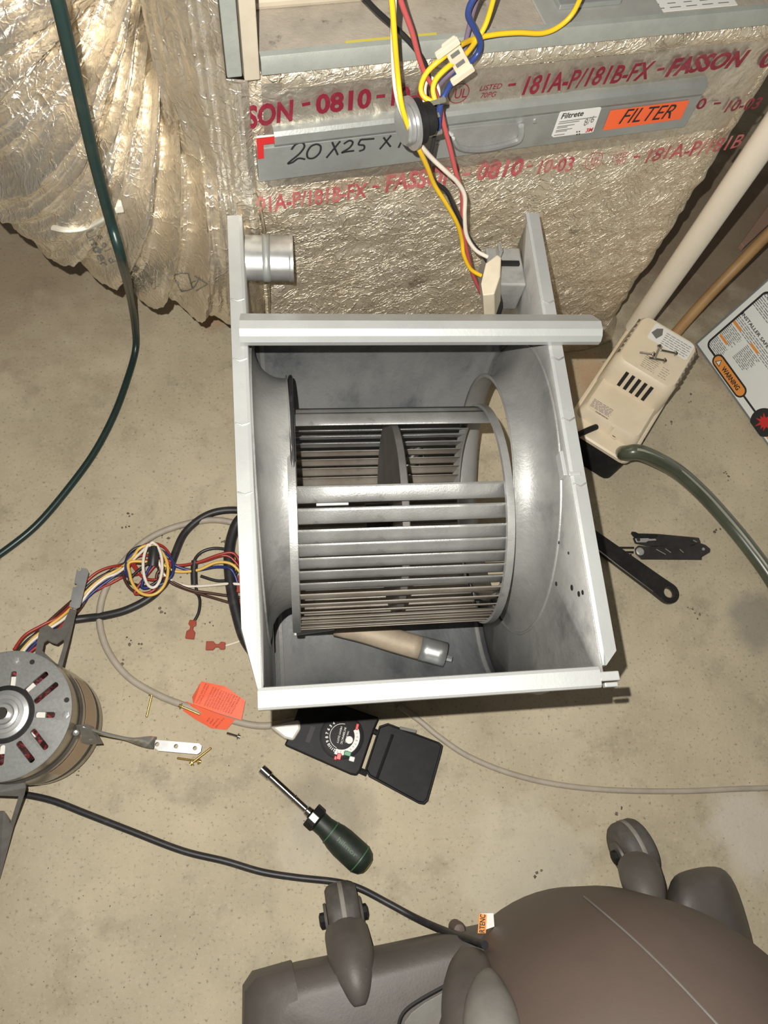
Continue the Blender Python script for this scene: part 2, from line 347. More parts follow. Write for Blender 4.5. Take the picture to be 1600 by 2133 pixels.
TXT = []
def text_on(body, o, xd, yd, m, parent, w=None, h=.01, bold=0., shear=0., name='lettering', disp=False, lift=.0005, align='LEFT', spacing=1.):
    cu = bpy.data.curves.new('t', 'FONT'); cu.body = body; cu.size = 1; cu.offset = bold; cu.shear = shear; cu.resolution_u = 3; cu.space_character = spacing
    ob = bpy.data.objects.new('t', cu); COL.objects.link(ob)
    bpy.context.view_layer.update()
    me = bpy.data.meshes.new_from_object(ob.evaluated_get(bpy.context.evaluated_depsgraph_get()))
    bpy.data.objects.remove(ob); bpy.data.curves.remove(cu)
    if not me.vertices: return
    xs = [v.co.x for v in me.vertices]; ys = [v.co.y for v in me.vertices]; x0, x1, y1 = min(xs), max(xs), max(ys)
    sy = h/.73; sx = (w/(x1-x0)) if w else sy
    nrm = xd.cross(yd).normalized(); off = OFF[parent.name]
    dx = -(x1-x0)*sx/2 if align == 'CENTER' else 0
    for v in me.vertices:
        p = o+xd*((v.co.x-x0)*sx+dx)+yd*(v.co.y*sy)
        if disp:
            u, d, z = fuv(p); p = p+nrm*(max(fdisp(u, z)*.95, 0)+.0036)
        else: p = p+nrm*lift
        v.co = p-off
    me.materials.clear(); me.materials.append(m); me.name = name
    ob = bpy.data.objects.new(name, me); COL.objects.link(ob); ob.parent = parent; OFF[ob.name] = off
    return ob
def face_text(body, a, b, hpx, m, parent, bold=.02, shear=0., disp=True, lift=.0005, off=0.):
    A, B = F(*a, off), F(*b, off); A2 = F(a[0], a[1]-hpx, off)
    xd = (B-A); w = xd.length; xd = xd.normalized(); h = (A2-A).z
    yd = UZ-xd*UZ.dot(xd); yd.normalize()
    return text_on(body, A, xd, yd, m, parent, w, h, bold, shear, disp=disp, lift=lift)
RD, RD2 = M['ink_red'], M['ink_red2']
face_text('SON', (513, 258), (612, 243), 44, RD, plen, .035, .15)
face_text('-', (628, 222), (645, 219), 34, RD, plen, .03)
face_text('0810', (656, 231), (770, 217), 40, RD, plen, .035)
face_text('-', (781, 206), (799, 204), 34, RD, plen, .03)
face_text('10-03', (812, 214), (908, 200), 36, RD, plen, .03)
face_text('UL', (943, 199), (968, 196), 20, RD, plen, .005)
face_text('LISTED', (996, 184), (1042, 178), 11, RD, plen, .006, .2)
face_text('70PG', (998, 199), (1030, 195), 11, RD, plen, .006, .2)
face_text('-', (1054, 180), (1070, 178), 26, RD, plen, .03)
face_text('181A-P/181B-FX', (1084, 191), (1347, 157), 38, RD, plen, .02, .12)
face_text('-', (1362, 147), (1377, 145), 26, RD, plen, .03)
face_text('FASSON', (1381, 153), (1541, 130), 34, RD, plen, .04, .2)
face_text('0810', (1572, 136), (1690, 118), 32, RD, plen, .03)
face_text('0', (1444, 222), (1462, 219), 20, RD, plen, .02)
face_text('-', (1480, 216), (1494, 214), 20, RD, plen, .02)
face_text('10-03', (1503, 227), (1572, 219), 24, RD, plen, .015)
face_text('191A-P/181B-FX', (520, 431), (760, 402), 32, RD2, plen, .018, .0)
face_text('-', (772, 388), (786, 386), 24, RD2, plen, .03)
face_text('FASSON', (799, 391), (946, 371), 36, RD2, plen, .03, .0)
face_text('-', (958, 362), (974, 360), 26, RD2, plen, .03)
face_text('0810', (986, 366), (1080, 355), 34, RD2, plen, .03)
face_text('-', (1090, 346), (1104, 344), 22, RD2, plen, .03)
face_text('10-03', (1115, 354), (1185, 346), 26, RD2, plen, .015)
face_text('UL', (1224, 334), (1242, 331), 14, RD2, plen, .003)
face_text('LISTED', (1270, 323), (1304, 318), 10, RD2, plen, .004)
face_text('70PG', (1274, 334), (1296, 331), 10, RD2, plen, .004)
face_text('-', (1312, 325), (1326, 323), 20, RD2, plen, .02)
face_text('181A-P/181B', (1338, 332), (1535, 300), 28, RD2, plen, .012)
for c, r_, mm in (((954, 190), 20, RD), ((1233, 327), 16, RD2)):
    C = F(*c); rr = (F(c[0]+r_, c[1])-C).length
    pts = [C+FW*(rr*math.cos(a*PI/14))+UZ*(rr*math.sin(a*PI/14)) for a in range(29)]
    pts = [p-FN*(max(0, fdisp(*[fuv(p)[0], fuv(p)[2]])*.95)+.0025) for p in pts]
    build('approval_ring', MB().ribbon(pts, .0009, -FN), mm, plen, smooth=False, recalc=False)

# filter slot: galvanised channel with a pull, a door strip and stickers
fd = thing('filter_slot_cover', 'galvanised filter slot cover with handwritten size and orange sticker', 'filter cover', FU(-.24, -.006, .43))
def strip(name, z0, z1, d0, d1, u0, u1, m, bev=.001):
    return build(name, MB().box(FU((u0+u1)/2, (d0+d1)/2, (z0+z1)/2), (u1-u0, abs(d1-d0), z1-z0), FW, FN, UZ), m, fd, smooth=False, bevel=bev)
strip('door_panel', .441, .481, -.0085, .002, -.487, .003, M['galv'])
g = MB()                                                # rolled top channel
for u0, u1 in ((-.470, .000),):
    prof = [(-.003, .4795), (-.0085, .481), (-.0105, .485), (-.0105, .494), (-.008, .4975), (-.004, .499), (.002, .499), (.002, .479)]
    g.prism([FU(u0, d, z) for d, z in prof], FW*(u1-u0))
build('top_channel', g, M['galv'], fd, smooth=True, angle=25)
strip('bottom_foil_strip', .428, .441, -.004, .002, -.475, .0, M['foil_tape'])  # thin strip of foil-tape material below the door panel
# pull loop
pl = [F(*p, .012) for p in ((942, 290), (952, 305), (975, 312), (1010, 311), (1050, 303), (1078, 294), (1086, 280), (1086, 262))]
build('pull_rim', MB().tube(spline(pl, 5), .0032, 8), M['zinc'], fd)
pa = [F(*p, .0092) for p in ((942, 288), (955, 303), (980, 309), (1010, 308), (1048, 301), (1074, 291), (1082, 275), (1084, 258), (1010, 262), (938, 270))]
build('pull_recess', MB().prism(pa, FN*.003), M['galv_dust'], fd, smooth=False)
for p in ((912, 297), (1115, 252)):
    build('rivet', MB().lathe(F(*p, .0085), -FN, [(.003, 0), (.0028, .001), (.0012, .0018)], 12), M['zinc'], fd)
# corner sticker
g = MB().add([F(534, 288, .0098), F(592, 282, .0098), F(586, 297, .0098), F(549, 301, .0098), F(550, 330, .0098), F(537, 332, .0098)], [(0, 1, 2, 3), (0, 3, 4, 5)])
build('red_corner_sticker', g, M['red'], fd, smooth=False, recalc=False)
g = MB().add([F(534, 288, .0097), F(592, 281, .0097), F(594, 278, .0097), F(534, 283, .0097)], [(0, 1, 2, 3)])
build('white_corner_edge', g, M['white_label'], fd, smooth=False, recalc=False)
# handwriting 20 X 25 X 1
strokes = [[(607, 312), (616, 301), (630, 298), (634, 306), (624, 320), (606, 335), (600, 341), (610, 338), (622, 330), (636, 332)],
           [(660, 300), (648, 305), (640, 318), (642, 329), (654, 329), (666, 318), (668, 305), (660, 300)],
           [(692, 296), (698, 310), (704, 323)], [(709, 294), (694, 312), (680, 329)],
           [(716, 300), (728, 293), (735, 297), (728, 308), (712, 318), (722, 316), (738, 314)],
           [(752, 290), (747, 301), (758, 303), (758, 311), (748, 315)], [(752, 291), (766, 290), (780, 289)],
           [(799, 286), (806, 296), (814, 306)], [(815, 282), (802, 298), (791, 311)], [(843, 284), (836, 296), (830, 308)]]
for s_ in strokes:
    build('marker_stroke', MB().ribbon(spline([F(*p, .0091) for p in s_], 5), .0021, -FN), M['ink'], fd, smooth=False, recalc=False)
# orange sticker, white sticker
def fquad(name, pts, off, m, th=.0004):
    return build(name, MB().prism([F(*p, off) for p in pts], FN*th), m, fd, smooth=False)
os_ = fquad('orange_sticker', [(1256, 272), (1272, 231), (1437, 209), (1418, 248)], .0096, M['orange'])
face_text('FILTER', (1288, 258), (1396, 246), 30, M['ink'], fd, .0, .25, disp=False, lift=.0002, off=.0099)
ws = fquad('white_sticker', [(1149, 283), (1166, 236), (1170, 233), (1249, 222), (1253, 225), (1236, 274), (1232, 276), (1153, 286)], .0096, M['white_label'])
face_text('Filtrete', (1168, 247), (1214, 240), 11, M['ink'], fd, .02, .1, disp=False, off=.0099)
face_text('3M', (1219, 275), (1233, 273), 8, M['red'], fd, .03, .0, disp=False, off=.0099)
face_text('8/6', (1216, 262), (1238, 252), 14, M['ink_grey'], fd, .0, .3, disp=False, off=.0099)
for k, (x0, y0, w) in enumerate([(1165, 254, 78), (1163, 258, 44), (1161, 264, 36), (1160, 267, 22), (1158, 272, 34), (1157, 275, 24), (1154, 282, 22)]):
    g = MB().ribbon([F(x0+i, y0-i*.14, .0099) for i in (0, w/2, w)], .0009, -FN, .0002); build('print_line', g, M['ink_grey'], fd, smooth=False, recalc=False)
for i in (0, 1):
    for j in (0, 1):
        a = F(1200+i*5, 276+j*5-i*.7, .0099); g = MB().add([a, a+FW*.0016, a+FW*.0016+UZ*.0016, a+UZ*.0016], [(0, 1, 2, 3)]); 
        g.v = [p-FN*.0002 for p in g.v]; build('logo_square', g, M['ink'], fd, smooth=False, recalc=False)

# ------------------------------------------------------------------ furnace cabinet above the plenum
fu = thing('furnace_cabinet', 'open furnace cabinet base with grey sill and dusty blower deck', 'furnace', FU(-.1, .3, .545))
def fbox(name, u0, u1, d0, d1, z0, z1, m, bev=.001, parent=None):
    return build(name, MB().box(FU((u0+u1)/2, (d0+d1)/2, (z0+z1)/2), (u1-u0, d1-d0, z1-z0), FW, FN, UZ), m, parent or fu, smooth=False, bevel=bev)
g = MB().prism([FU(-.4785, d, z) for d, z in ((-.010, .557), (-.010, .568), (-.008, .5725), (-.003, .5735), (-.002, .568), (.0, .566), (.0, .557))], FW*.66)
build('front_sill', g, M['furn_grey'], fu, smooth=True, angle=30)
fbox('corner_post', -.4935, -.480, -.010, .03, .553, .78, M['furn_tan'])
fbox('side_panel', -.508, -.495, -.008, .05, .556, .80, M['furn_grey'])
fbox('blower_deck', -.478, .18, -.001, .55, .5605, .5665, M['deck'])
fbox('deck_rail', -.476, -.10, .056, .085, .5665, .578, M['furn_tan'], .004)
fbox('insulated_back', -.478, .18, .19, .24, .5665, .78, M['insul'])
fbox('white_bracket_strip', -.405, -.385, .088, .16, .5665, .572, M['white_panel'])
fbox('galvanised_plate', -.21, -.085, .0, .055, .5665, .569, M['deck_galv'])
fbox('metal_bracket', -.19, -.125, .02, .08, .569, .574, M['galv'])
for u in (-.178, -.137): build('bracket_screw', MB().lathe(FU(u, .033, .574), UZ, [(.004, 0), (.0035, .0015), (.0015, .0022)], 12), M['zinc'], fu)
fbox('rating_label', -.10, .0, .008, .030, .5667, .5673, M['white_label'], 0)
for k in range(5):
    fbox('label_line', -.092+k*.018, -.080+k*.018, .012, .013, .5674, .5676, M['ink_grey'], 0); fbox('label_line', -.092+k*.018, -.083+k*.018, .018, .019, .5674, .5676, M['ink_grey'], 0)
fbox('yellow_tape', -.40, -.315, .004, .009, .5667, .5671, M['tape_yellow'], 0)
build('deck_hole', MB().lathe(FU(-.425, .07, .5781), UZ, [(.0028, 0), (.0028, .0004)], 12), M['dark_inside'], fu)

# ------------------------------------------------------------------ foil flex duct elbow
du = thing('insulated_duct', 'bulging foil-wrapped duct elbow gathered in folds beside the furnace', 'duct', FU(-.66, .26, .03))
def duct_pt(a, ph, extra=0., raw=False):
    k = max(0, (272-a)/72); Ro = .545+(.30-.545)*min(k, 1.25); rt = .44*Ro; Rc = Ro-rt; dc = .24
    cp = math.cos(ph)
    if not raw:
        q = a*.16+.35*math.sin(ph*1.3+a*.05)
        s1 = 1-abs(noise.noise(V((q*.85, ph*.30, 1))))*2.6
        s2 = 1-abs(noise.noise(V((q*3.6, ph*.6, 5))))*2.2
        s3 = noise.noise(V((a*.35, ph*3.2, 9)))
        near = .35+.65*max(0, min(1, (1.0-cp)/1.6))
        extra += near*(.030*s1+.007*s2)+.009*s3+.0022*noise.noise(V((a*1.3, ph*14, 3)))
        if a > 266: extra += .004*min(1, (a-266)/8)
        tie = math.exp(-((a-244)/2.2)**2); extra -= .008*tie*max(0, cp+.3)
    rt2 = rt+extra; rr = Rc+rt2*cp
    return FU(min(-.53+rr*math.cos(R(a)), -.487), dc+rt2*math.sin(ph), .6+rr*math.sin(R(a)))
g = MB().grid(lambda i, j: duct_pt(288-i*108, j*2*PI), 360, 200); sleeve = g; build('foil_sleeve', g, M['foil_duct'], du, smooth=True, angle=70, recalc=False)
def skirt(i, j):                                       # gathered foil running up beside the cabinet
    z = .36+j*.46; u = -.565+i*.075
    f_ = .010*noise.noise(V((i*5+z*2.5, 3, z*3)))+.005*noise.noise(V((i*17, 8, z*9)))+.0025*noise.noise(V((i*30, 8, z*60)))
    low = max(0, (.44-z)/.08)*(1-i)
    if z > .552: u = min(u, -.509+.0*i)
    return FU(u, .02-.028*math.sin(PI*min(1, i*.62+.05))-f_*(1-.7*i)+.05*(1-i)**2+.06*low**1.5, z)
build('gathered_foil', MB().grid(skirt, 60, 120), M['foil_duct'], du, smooth=True, angle=70, recalc=False)

from mathutils.bvhtree import BVHTree
bvh = BVHTree.FromPolygons([tuple(p) for p in sleeve.v], sleeve.f)
def on_duct(px, py):
    r_ = ray(px, py).normalized(); h = bvh.ray_cast(CAM, r_); return (h[0]-r_*.0015) if h[0] else None
def duct_mark(strokes_, wpx, m, nm='marker_writing'):
    g = MB()
    for st_ in strokes_:
        pts = spline([V((x, y, 0)) for x, y in st_], 4); a = []
        for i, p in enumerate(pts):
            t = (pts[min(i+1, len(pts)-1)]-pts[max(i-1, 0)]).normalized(); a.append((on_duct(p.x-t.y*wpx/2, p.y+t.x*wpx/2), on_duct(p.x+t.y*wpx/2, p.y-t.x*wpx/2)))
        for q0_, q1_ in zip(a, a[1:]):
            if None in q0_ or None in q1_: continue
            g.add([q0_[0], q0_[1], q1_[1], q1_[0]], [(0, 1, 2, 3)])
    if g.f: build(nm, g, M[m], du, smooth=False, recalc=False)
def duct_word(body, a, b, h, m, wpx=2.2):
    GL = {'U': [[(0, 1), (0, .2), (.5, 0), (.9, .2), (.9, 1)]], 'n': [[(0, 0), (0, .6)], [(0, .45), (.5, .6), (.7, .4), (.7, 0)]], 'd': [[(.7, 1), (.7, 0)], [(.7, .4), (.3, .6), (0, .3), (.3, 0), (.7, .2)]], 'e': [[(0, .3), (.7, .35), (.5, .6), (.1, .5), (.1, .1), (.6, 0)]], 'r': [[(0, .6), (0, 0)], [(0, .4), (.4, .6), (.6, .55)]], 'o': [[(.4, .6), (0, .3), (.4, 0), (.7, .3), (.4, .6)]], 's': [[(.6, .6), (.1, .5), (.6, .2), (0, 0)]], 'l': [[(0, 1), (0, 0)]], 'a': [[(.6, .6), (0, .3), (.3, 0), (.6, .5), (.7, 0)]], 't': [[(.3, .9), (.3, 0), (.6, 0)], [(0, .6), (.6, .6)]]}
    A, B = V((*a, 0)), V((*b, 0)); d = (B-A)/len(body); up = V((d.y, -d.x, 0)).normalized()*h; st_ = []
    for i, ch_ in enumerate(body):
        for g_ in GL.get(ch_, []): st_.append([tuple((A+d*(i+x*.8)+up*y)[:2]) for x, y in g_])
    duct_mark(st_, wpx, m)
tie_ = [on_duct(*p) for p in ((112, 474), (138, 479), (165, 477), (190, 469), (212, 458), (232, 443), (243, 431))]
tie_ = [p for p in tie_ if p]
build('cable_tie', MB().tube(spline(tie_, 4), .0042, 8, flat=.6), M['tie'], du)
build('tie_head', MB().box(tie_[-1], (.012, .008, .010), FW, FN, UZ), M['tie'], du, smooth=False, bevel=.001)
duct_word('Under', (178, 486), (216, 566), 18, 'ink_grey'); duct_word('sold', (204, 492), (232, 556), 13, 'ink_grey', 1.8); duct_word('ttrao', (222, 480), (252, 552), 13, 'ink_grey', 1.8); duct_word('set', (196, 505), (214, 552), 8, 'ink_grey', 1.6)
duct_mark([[(362, 575), (375, 570), (392, 570)], [(364, 580), (378, 608)], [(378, 608), (402, 600), (415, 578)], [(392, 570), (400, 600)], [(405, 575), (432, 592)], [(432, 592), (408, 606)], [(395, 590), (408, 585)]], 2.2, 'ink_grey', 'printed_mark')
duct_mark([[(466, 178), (474, 192), (482, 208)]], 10, 'ink_red', 'red_print_patch'); duct_mark([[(500, 345), (503, 362)], [(501, 372), (504, 390)], [(500, 402), (505, 412)]], 6, 'ink_red2', 'red_print_patch')

# ------------------------------------------------------------------ blower housing
bl = thing('blower_housing', 'galvanised squirrel-cage blower housing lying open side up on the floor', 'blower', (.11, .33, 0))
HZ = .40
YC, ZC, RO, RI = .338, .218, .166, .132
def xl(y): return -.030-.016*(y-.08)/.5
def xr(y): return .257+.008*(y-.08)/.5
outer = [(.082, .40), (.578, .40), (.578, .345), (.560, .29), (.540, .20), (.50, .105), (.43, .035), (.34, .004), (.22, .004), (.155, .034), (.112, .105), (.090, .22)]
def ray_poly(th):
    dx, dy = math.cos(th), math.sin(th); best = None
    for i in range(len(outer)):
        (x1, y1), (x2, y2) = outer[i], outer[(i+1) % len(outer)]
        ex, ey = x2-x1, y2-y1; den = dx*ey-dy*ex
        if abs(den) < 1e-12: continue
        t = ((x1-YC)*ey-(y1-ZC)*ex)/den; s_ = ((x1-YC)*dy-(y1-ZC)*dx)/den
        if t > 0 and -1e-9 <= s_ <= 1+1e-9: best = t if best is None else min(best, t)
    return best
angs = sorted(set([2*PI*k/96 for k in range(96)]+[math.atan2(z-ZC, y-YC) % (2*PI) for y, z in outer]))
def side_plate(xf, sgn):
    mb = MB(); n = len(angs); rings = []
    rings.append([(ray_poly(a), 0.) for a in angs])
    rings.append([(RO+.006, 0.) for a in angs]); rings.append([(RO, .002) for a in angs])
    for k in range(1, 8):
        t = k/7*PI/2; rings.append([(RO-(RO-RI)*math.sin(t), .030*(1-math.cos(t))+.002) for a in angs])
    rings.append([(RI, .036) for a in angs]); rings.append([(RI+.004, .037) for a in angs])
    L = []
    for rg in rings:
        row = []
        for a, (r_, dx) in zip(angs, rg):
            y, z = YC+r_*math.cos(a), ZC+r_*math.sin(a); row.append(V((xf(y)-sgn*dx, y, z)))
        L.append(row)
    mb.loft(L, cap=False); return mb
build('side_plate', side_plate(xl, -1), M['galv_dust'], bl, smooth=True, angle=35, solid=.0012)
build('side_plate', side_plate(xr, 1), M['galv_dust'], bl, smooth=True, angle=35, solid=.0012)
# flanges along the upper edges
def flange(xf, sgn, yb, yf, wd_, cham):
    mb = MB(); prof = [(0, -.004), (0, .0012), (.003, .0024), (wd_, .0012), (wd_+.0012, -.012), (wd_, -.012), (wd_-.001, 0), (.002, 0)]
    rings = []
    for y, k in ((yb, 1), (yf+cham, 1), (yf, .25)):
        rings.append([V((xf(y)+sgn*(a*k), y, HZ+b)) for a, b in prof])
    return mb.loft(rings)
build('flange', flange(xl, -1, .578, .088, .0150, .05), M['galv_rim'], bl, smooth=False)
build('flange', flange(xr, 1, .590, .090, .0150, .012), M['galv_rim'], bl, smooth=False)
# small crimp marks along the flanges
for y in (.47, .40, .33, .26): 
    build('crimp_mark', MB().tube([V((xl(y)-.001, y, HZ+.0025)), V((xl(y)-.008, y-.002, HZ+.0022)), V((xl(y)-.0145, y+.001, HZ+.0016))], .0009, 6), M['galv'], bl)
    build('crimp_mark', MB().tube([V((xr(y)+.001, y, HZ+.0025)), V((xr(y)+.008, y-.003, HZ+.0022)), V((xr(y)+.0145, y+.001, HZ+.0016))], .0009, 6), M['galv_dust'], bl)
# scroll wrap
prof = [(.432, .404), (.445, .396), (.475, .365), (.498, .315), (.508, .25), (.498, .18), (.465, .11), (.41, .055), (.34, .022), (.26, .012), (.19, .022), (.14, .058), (.112, .12), (.097, .20), (.089, .30), (.086, .392)]
pr = spline([V((0, y, z)) for y, z in prof], 4)
g = MB(); nx = 14
rows = [[V((xl(p.y)+.001+(xr(p.y)-xl(p.y)-.002)*i/(nx-1), p.y, p.z)) for i in range(nx)] for p in pr]
g.loft(rows, cap=False, close=False)
build('scroll_wrap', g, M['scroll'], bl, smooth=True, angle=50, solid=.0012)
# stiffener strap seams on the inside
for fx, m_ in ((.30, 'galv_dust'),):
    pass
# rear cut-off bar across the plates
cb = [(.452, .4035), (.432, .4195), (.4225, .4195), (.4165, .416), (.4135, .410), (.4145, .4035), (.419, .400), (.422, .401), (.418, .406), (.4195, .411), (.4245, .415), (.432, .415), (.450, .4015)]
build('cutoff_bar', MB().prism([V((-.047, y, z)) for y, z in cb], V((.362, 0, 0))), M['galv_rim'], bl, smooth=True, angle=30)
# front lip
fl_ = [(.090, .394), (.0885, .4005), (.0855, .4025), (.0730, .4008), (.0712, .3990), (.0712, .394), (.0727, .394), (.0727, .3975), (.0855, .399), (.087, .394)]
sk = [V((-.034, y, z)) for y, z in fl_]
build('front_lip', MB().loft([[p for p in sk], [p+V((.288, .001, 0)) for p in sk]]), M['galv_rim'], bl, smooth=False)
build('lip_tab', MB().box((.262, .081, .400), (.018, .008, .003)), M['galv_rim'], bl, smooth=False, bevel=.001)
build('lip_tab', MB().box((.263, .074, .397), (.012, .004, .006)), M['galv_rim'], bl, smooth=False, bevel=.001)
# gasket edge on the left inlet ring
g = MB(); ring = []
for k in range(49):
    a = k/48*2*PI; ring.append(V((xl(YC)+.038, YC+(RI+.002)*math.cos(a), ZC+(RI+.002)*math.sin(a))))
build('inlet_gasket', g.tube(ring, .0026, 6), M['black_rubber'], bl)
for xf_, sg in ((xr, 1), (xl, -1)):
    rg_ = [V((xf_(YC+(RO+.010)*math.cos(2*PI*q/72))-sg*.0008, YC+(RO+.010)*math.cos(2*PI*q/72), ZC+(RO+.008)*math.sin(2*PI*q/72))) for q in range(73)]
    build('inlet_bead', MB().tube(rg_, .0018, 8), M['galv_dust'], bl)
build('scroll_seam', MB().tube([V((xr(p.y)-.010, p.y, p.z)) for p in pr[6:]], .0035, 8, flat=.7), M['galv_dust'], bl)
build('scroll_seam', MB().tube([V((xl(p.y)+.010, p.y, p.z)) for p in pr[6:]], .0035, 8, flat=.7), M['galv_dust'], bl)
# holes in the right plate
for px, py, r_ in ((1160, 1216, .0022), (1193, 1224, .0028), (1208, 1237, .0026), (1216, 1234, .0022), (1164, 1130, .0016), (1185, 1152, .0014)):
    p = onplane(px, py, V((.258, 0, 0)), V((1, 0, 0))); p.x = xr(p.y)-.001
    build('screw_hole', MB().lathe(p, (-1, 0, 0), [(r_, 0), (r_, .0006)], 10), M['dark_inside'], bl)
p = onplane(1167, 975, V((.258, 0, 0)), V((1, 0, 0)))
build('clip_tab', MB().box((xr(p.y)-.003, p.y, .392), (.004, .026, .012)).box((xr(p.y)+.004, p.y-.014, .402), (.012, .004, .003)), M['galv_rim'], bl, smooth=False, bevel=.0008)
# capacitor can on the left plate
def oval(x, k=1., ry=.026, rz=.021): return [V((x, .556+ry*k*math.cos(2*PI*i/28), .363+rz*k*math.sin(2*PI*i/28))) for i in range(28)]
cap = build('capacitor_can', MB().loft([oval(xl(.556)+.001), oval(.002), oval(.0035, 1.04), oval(.0065, 1.04), oval(.007, .96), oval(.0055, .93)]), M['zinc'], bl, smooth=True, angle=30, label='shiny metal capacitor can')
build('capacitor_strap', MB().loft([oval(-.026, 1.03), oval(-.018, 1.03)], cap=False), M['galv'], bl, smooth=True, solid=.001)
# grey bracket box on the right plate
build('wire_box', MB().box((.2425, .540, .352), (.040, .052, .044)), M['galv_dust'], bl, smooth=False, bevel=.002)
build('wire_box_latch', MB().box((.243, .542, .3755), (.030, .006, .004)), M['black_plastic'], bl, smooth=False, bevel=.001)

# ------------------------------------------------------------------ blower wheel
WX0, WX1, WY, WZ, WR = -.006, .221, .303, .222, .127
wh = thing('fan_impeller', 'squirrel-cage blower wheel with missing blades inside the housing', 'blower wheel', (WX0, WY, WZ))
LW = WX1-WX0
for x in (WX0, WX1):
    s_ = 1 if x == WX0 else -1
    pf = [(WR-.006, 0), (WR+.0015, 0), (WR+.002, s_*.002), (WR+.002, s_*.008), (WR-.001, s_*.009), (WR-.003, s_*.006), (WR-.007, s_*.003)]
    g = MB().lathe((x, WY, WZ), (1, 0, 0), pf+[pf[0]], 72, cap=False); build('end_ring', g, M['blade'], wh, smooth=True, angle=40)
g = MB().lathe(((WX0+WX1)/2+.004, WY, WZ), (1, 0, 0), [(.012, -.002), (.10, -.0012), (.106, -.003), (.1115, -.003), (.1115, .004), (.110, .005), (.106, .001), (.10, .0015), (.012, .002)], 72); build('centre_disc', g, M['blade_dust'], wh, smooth=True, angle=30)
g = MB().lathe(((WX0+WX1)/2+.004, WY, WZ), (1, 0, 0), [(.006, -.03), (.016, -.03), (.016, -.004), (.03, -.002), (.03, .002), (.016, .004), (.016, .012), (.006, .012)], 32, cap=False); build('hub', g, M['steel_dark'], wh, smooth=True, angle=30)
# one blade, cross-section in the plane of rotation, placed at angle 0 (radially along +y)
bm_ = []
CH = .021
for k in range(9):
    t = k/8; r_ = WR-.001-.0095*t; tang = .0150*t + .0030*math.sin(t*PI)
    bm_.append((r_, tang))
bmb = MB(); NX = 5
rows = []
for r_, tg in bm_:
    rows.append([V((.003+(LW-.006)*i/(NX-1), r_, tg)) for i in range(NX)])
bmb.loft(rows, cap=False, close=False)
bme = bpy.data.meshes.new('blade'); bme.from_pydata([tuple(p) for p in bmb.v], [], bmb.f); finish(bme, True, 60); bme.materials.append(M['blade'])
ba = [46, 96.3, 106.5, 116.0, 122.5, 129, 135.5, 142, 148.5, 155, 161.5, 168, 174.5]
a = 181.
while a < 400: ba.append(a); a += 6.5
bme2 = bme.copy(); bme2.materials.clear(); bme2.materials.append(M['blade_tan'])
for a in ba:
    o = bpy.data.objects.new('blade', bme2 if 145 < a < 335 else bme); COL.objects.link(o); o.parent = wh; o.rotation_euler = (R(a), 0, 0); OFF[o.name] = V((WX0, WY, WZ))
    md = o.modifiers.new('solid', 'SOLIDIFY'); md.thickness = .0008; md.offset = 0

# things lying inside the housing under the wheel
def P(px, py, z): return at(px, py, z)
tb = thing('bent_metal_strap', 'dusty curved metal strap with shiny bolted end lying under the blower wheel', 'strap', P(840, 1335, .045))
pth = [P(700, 1300, .055), P(760, 1315, .055), P(820, 1334, .055), P(875, 1350, .055), P(928, 1364, .055)]
def halfpipe(path, w, hgt):
    rows = []
    for i, p in enumerate(path):
        t = (path[min(i+1, len(path)-1)]-path[max(i-1, 0)]).normalized(); b = UZ.cross(t).normalized()
        rows.append([p+b*(w*math.cos(a))+UZ*(hgt*math.sin(a)) for a in [PI*k/8 for k in range(9)]])
    return MB().loft(rows, cap=False, close=False)
build('dusty_length', halfpipe(spline(pth[:4], 3), .016, .012), M['dusty_tube'], tb, solid=.001)
build('bright_end', halfpipe(spline([pth[3], pth[4]], 3), .0165, .013), M['zinc'], tb, solid=.001)
build('bolt', MB().lathe(pth[4]+V((.004, -.006, .004)), (pth[4]-pth[3]), [(.004, -.004), (.004, .003), (.002, .0035)], 6), M['zinc'], tb)
g = MB().prism([P(612, 1312, .03), P(700, 1304, .03), P(715, 1310, .03), P(614, 1324, .03)], UZ*.001)
tag(build('paper_scrap', g, M['white_label'], smooth=False), 'white paper scrap under the lower edge of the blower wheel', 'paper')
sh = thing('shiny_rod', 'shiny metal rod seen through the wheel blades', 'rod', P(860, 950, .05))
build('rod', MB().tube([P(905, 880, .085), P(835, 1000, .085)], .013, 16), M['chrome'], sh)
cl_ = P(692, 1040, .333)
bc_ = build('balance_clip', MB().box(cl_, (.032, .013, .002)), M['white_label'], wh, smooth=False, label='white clip on a top blade')
for dx in (-.011, .009): build('clip_mark', MB().box(cl_+V((dx, .002, .0012)), (.0025, .0025, .0004)), M['ink_grey'], bc_, smooth=False)

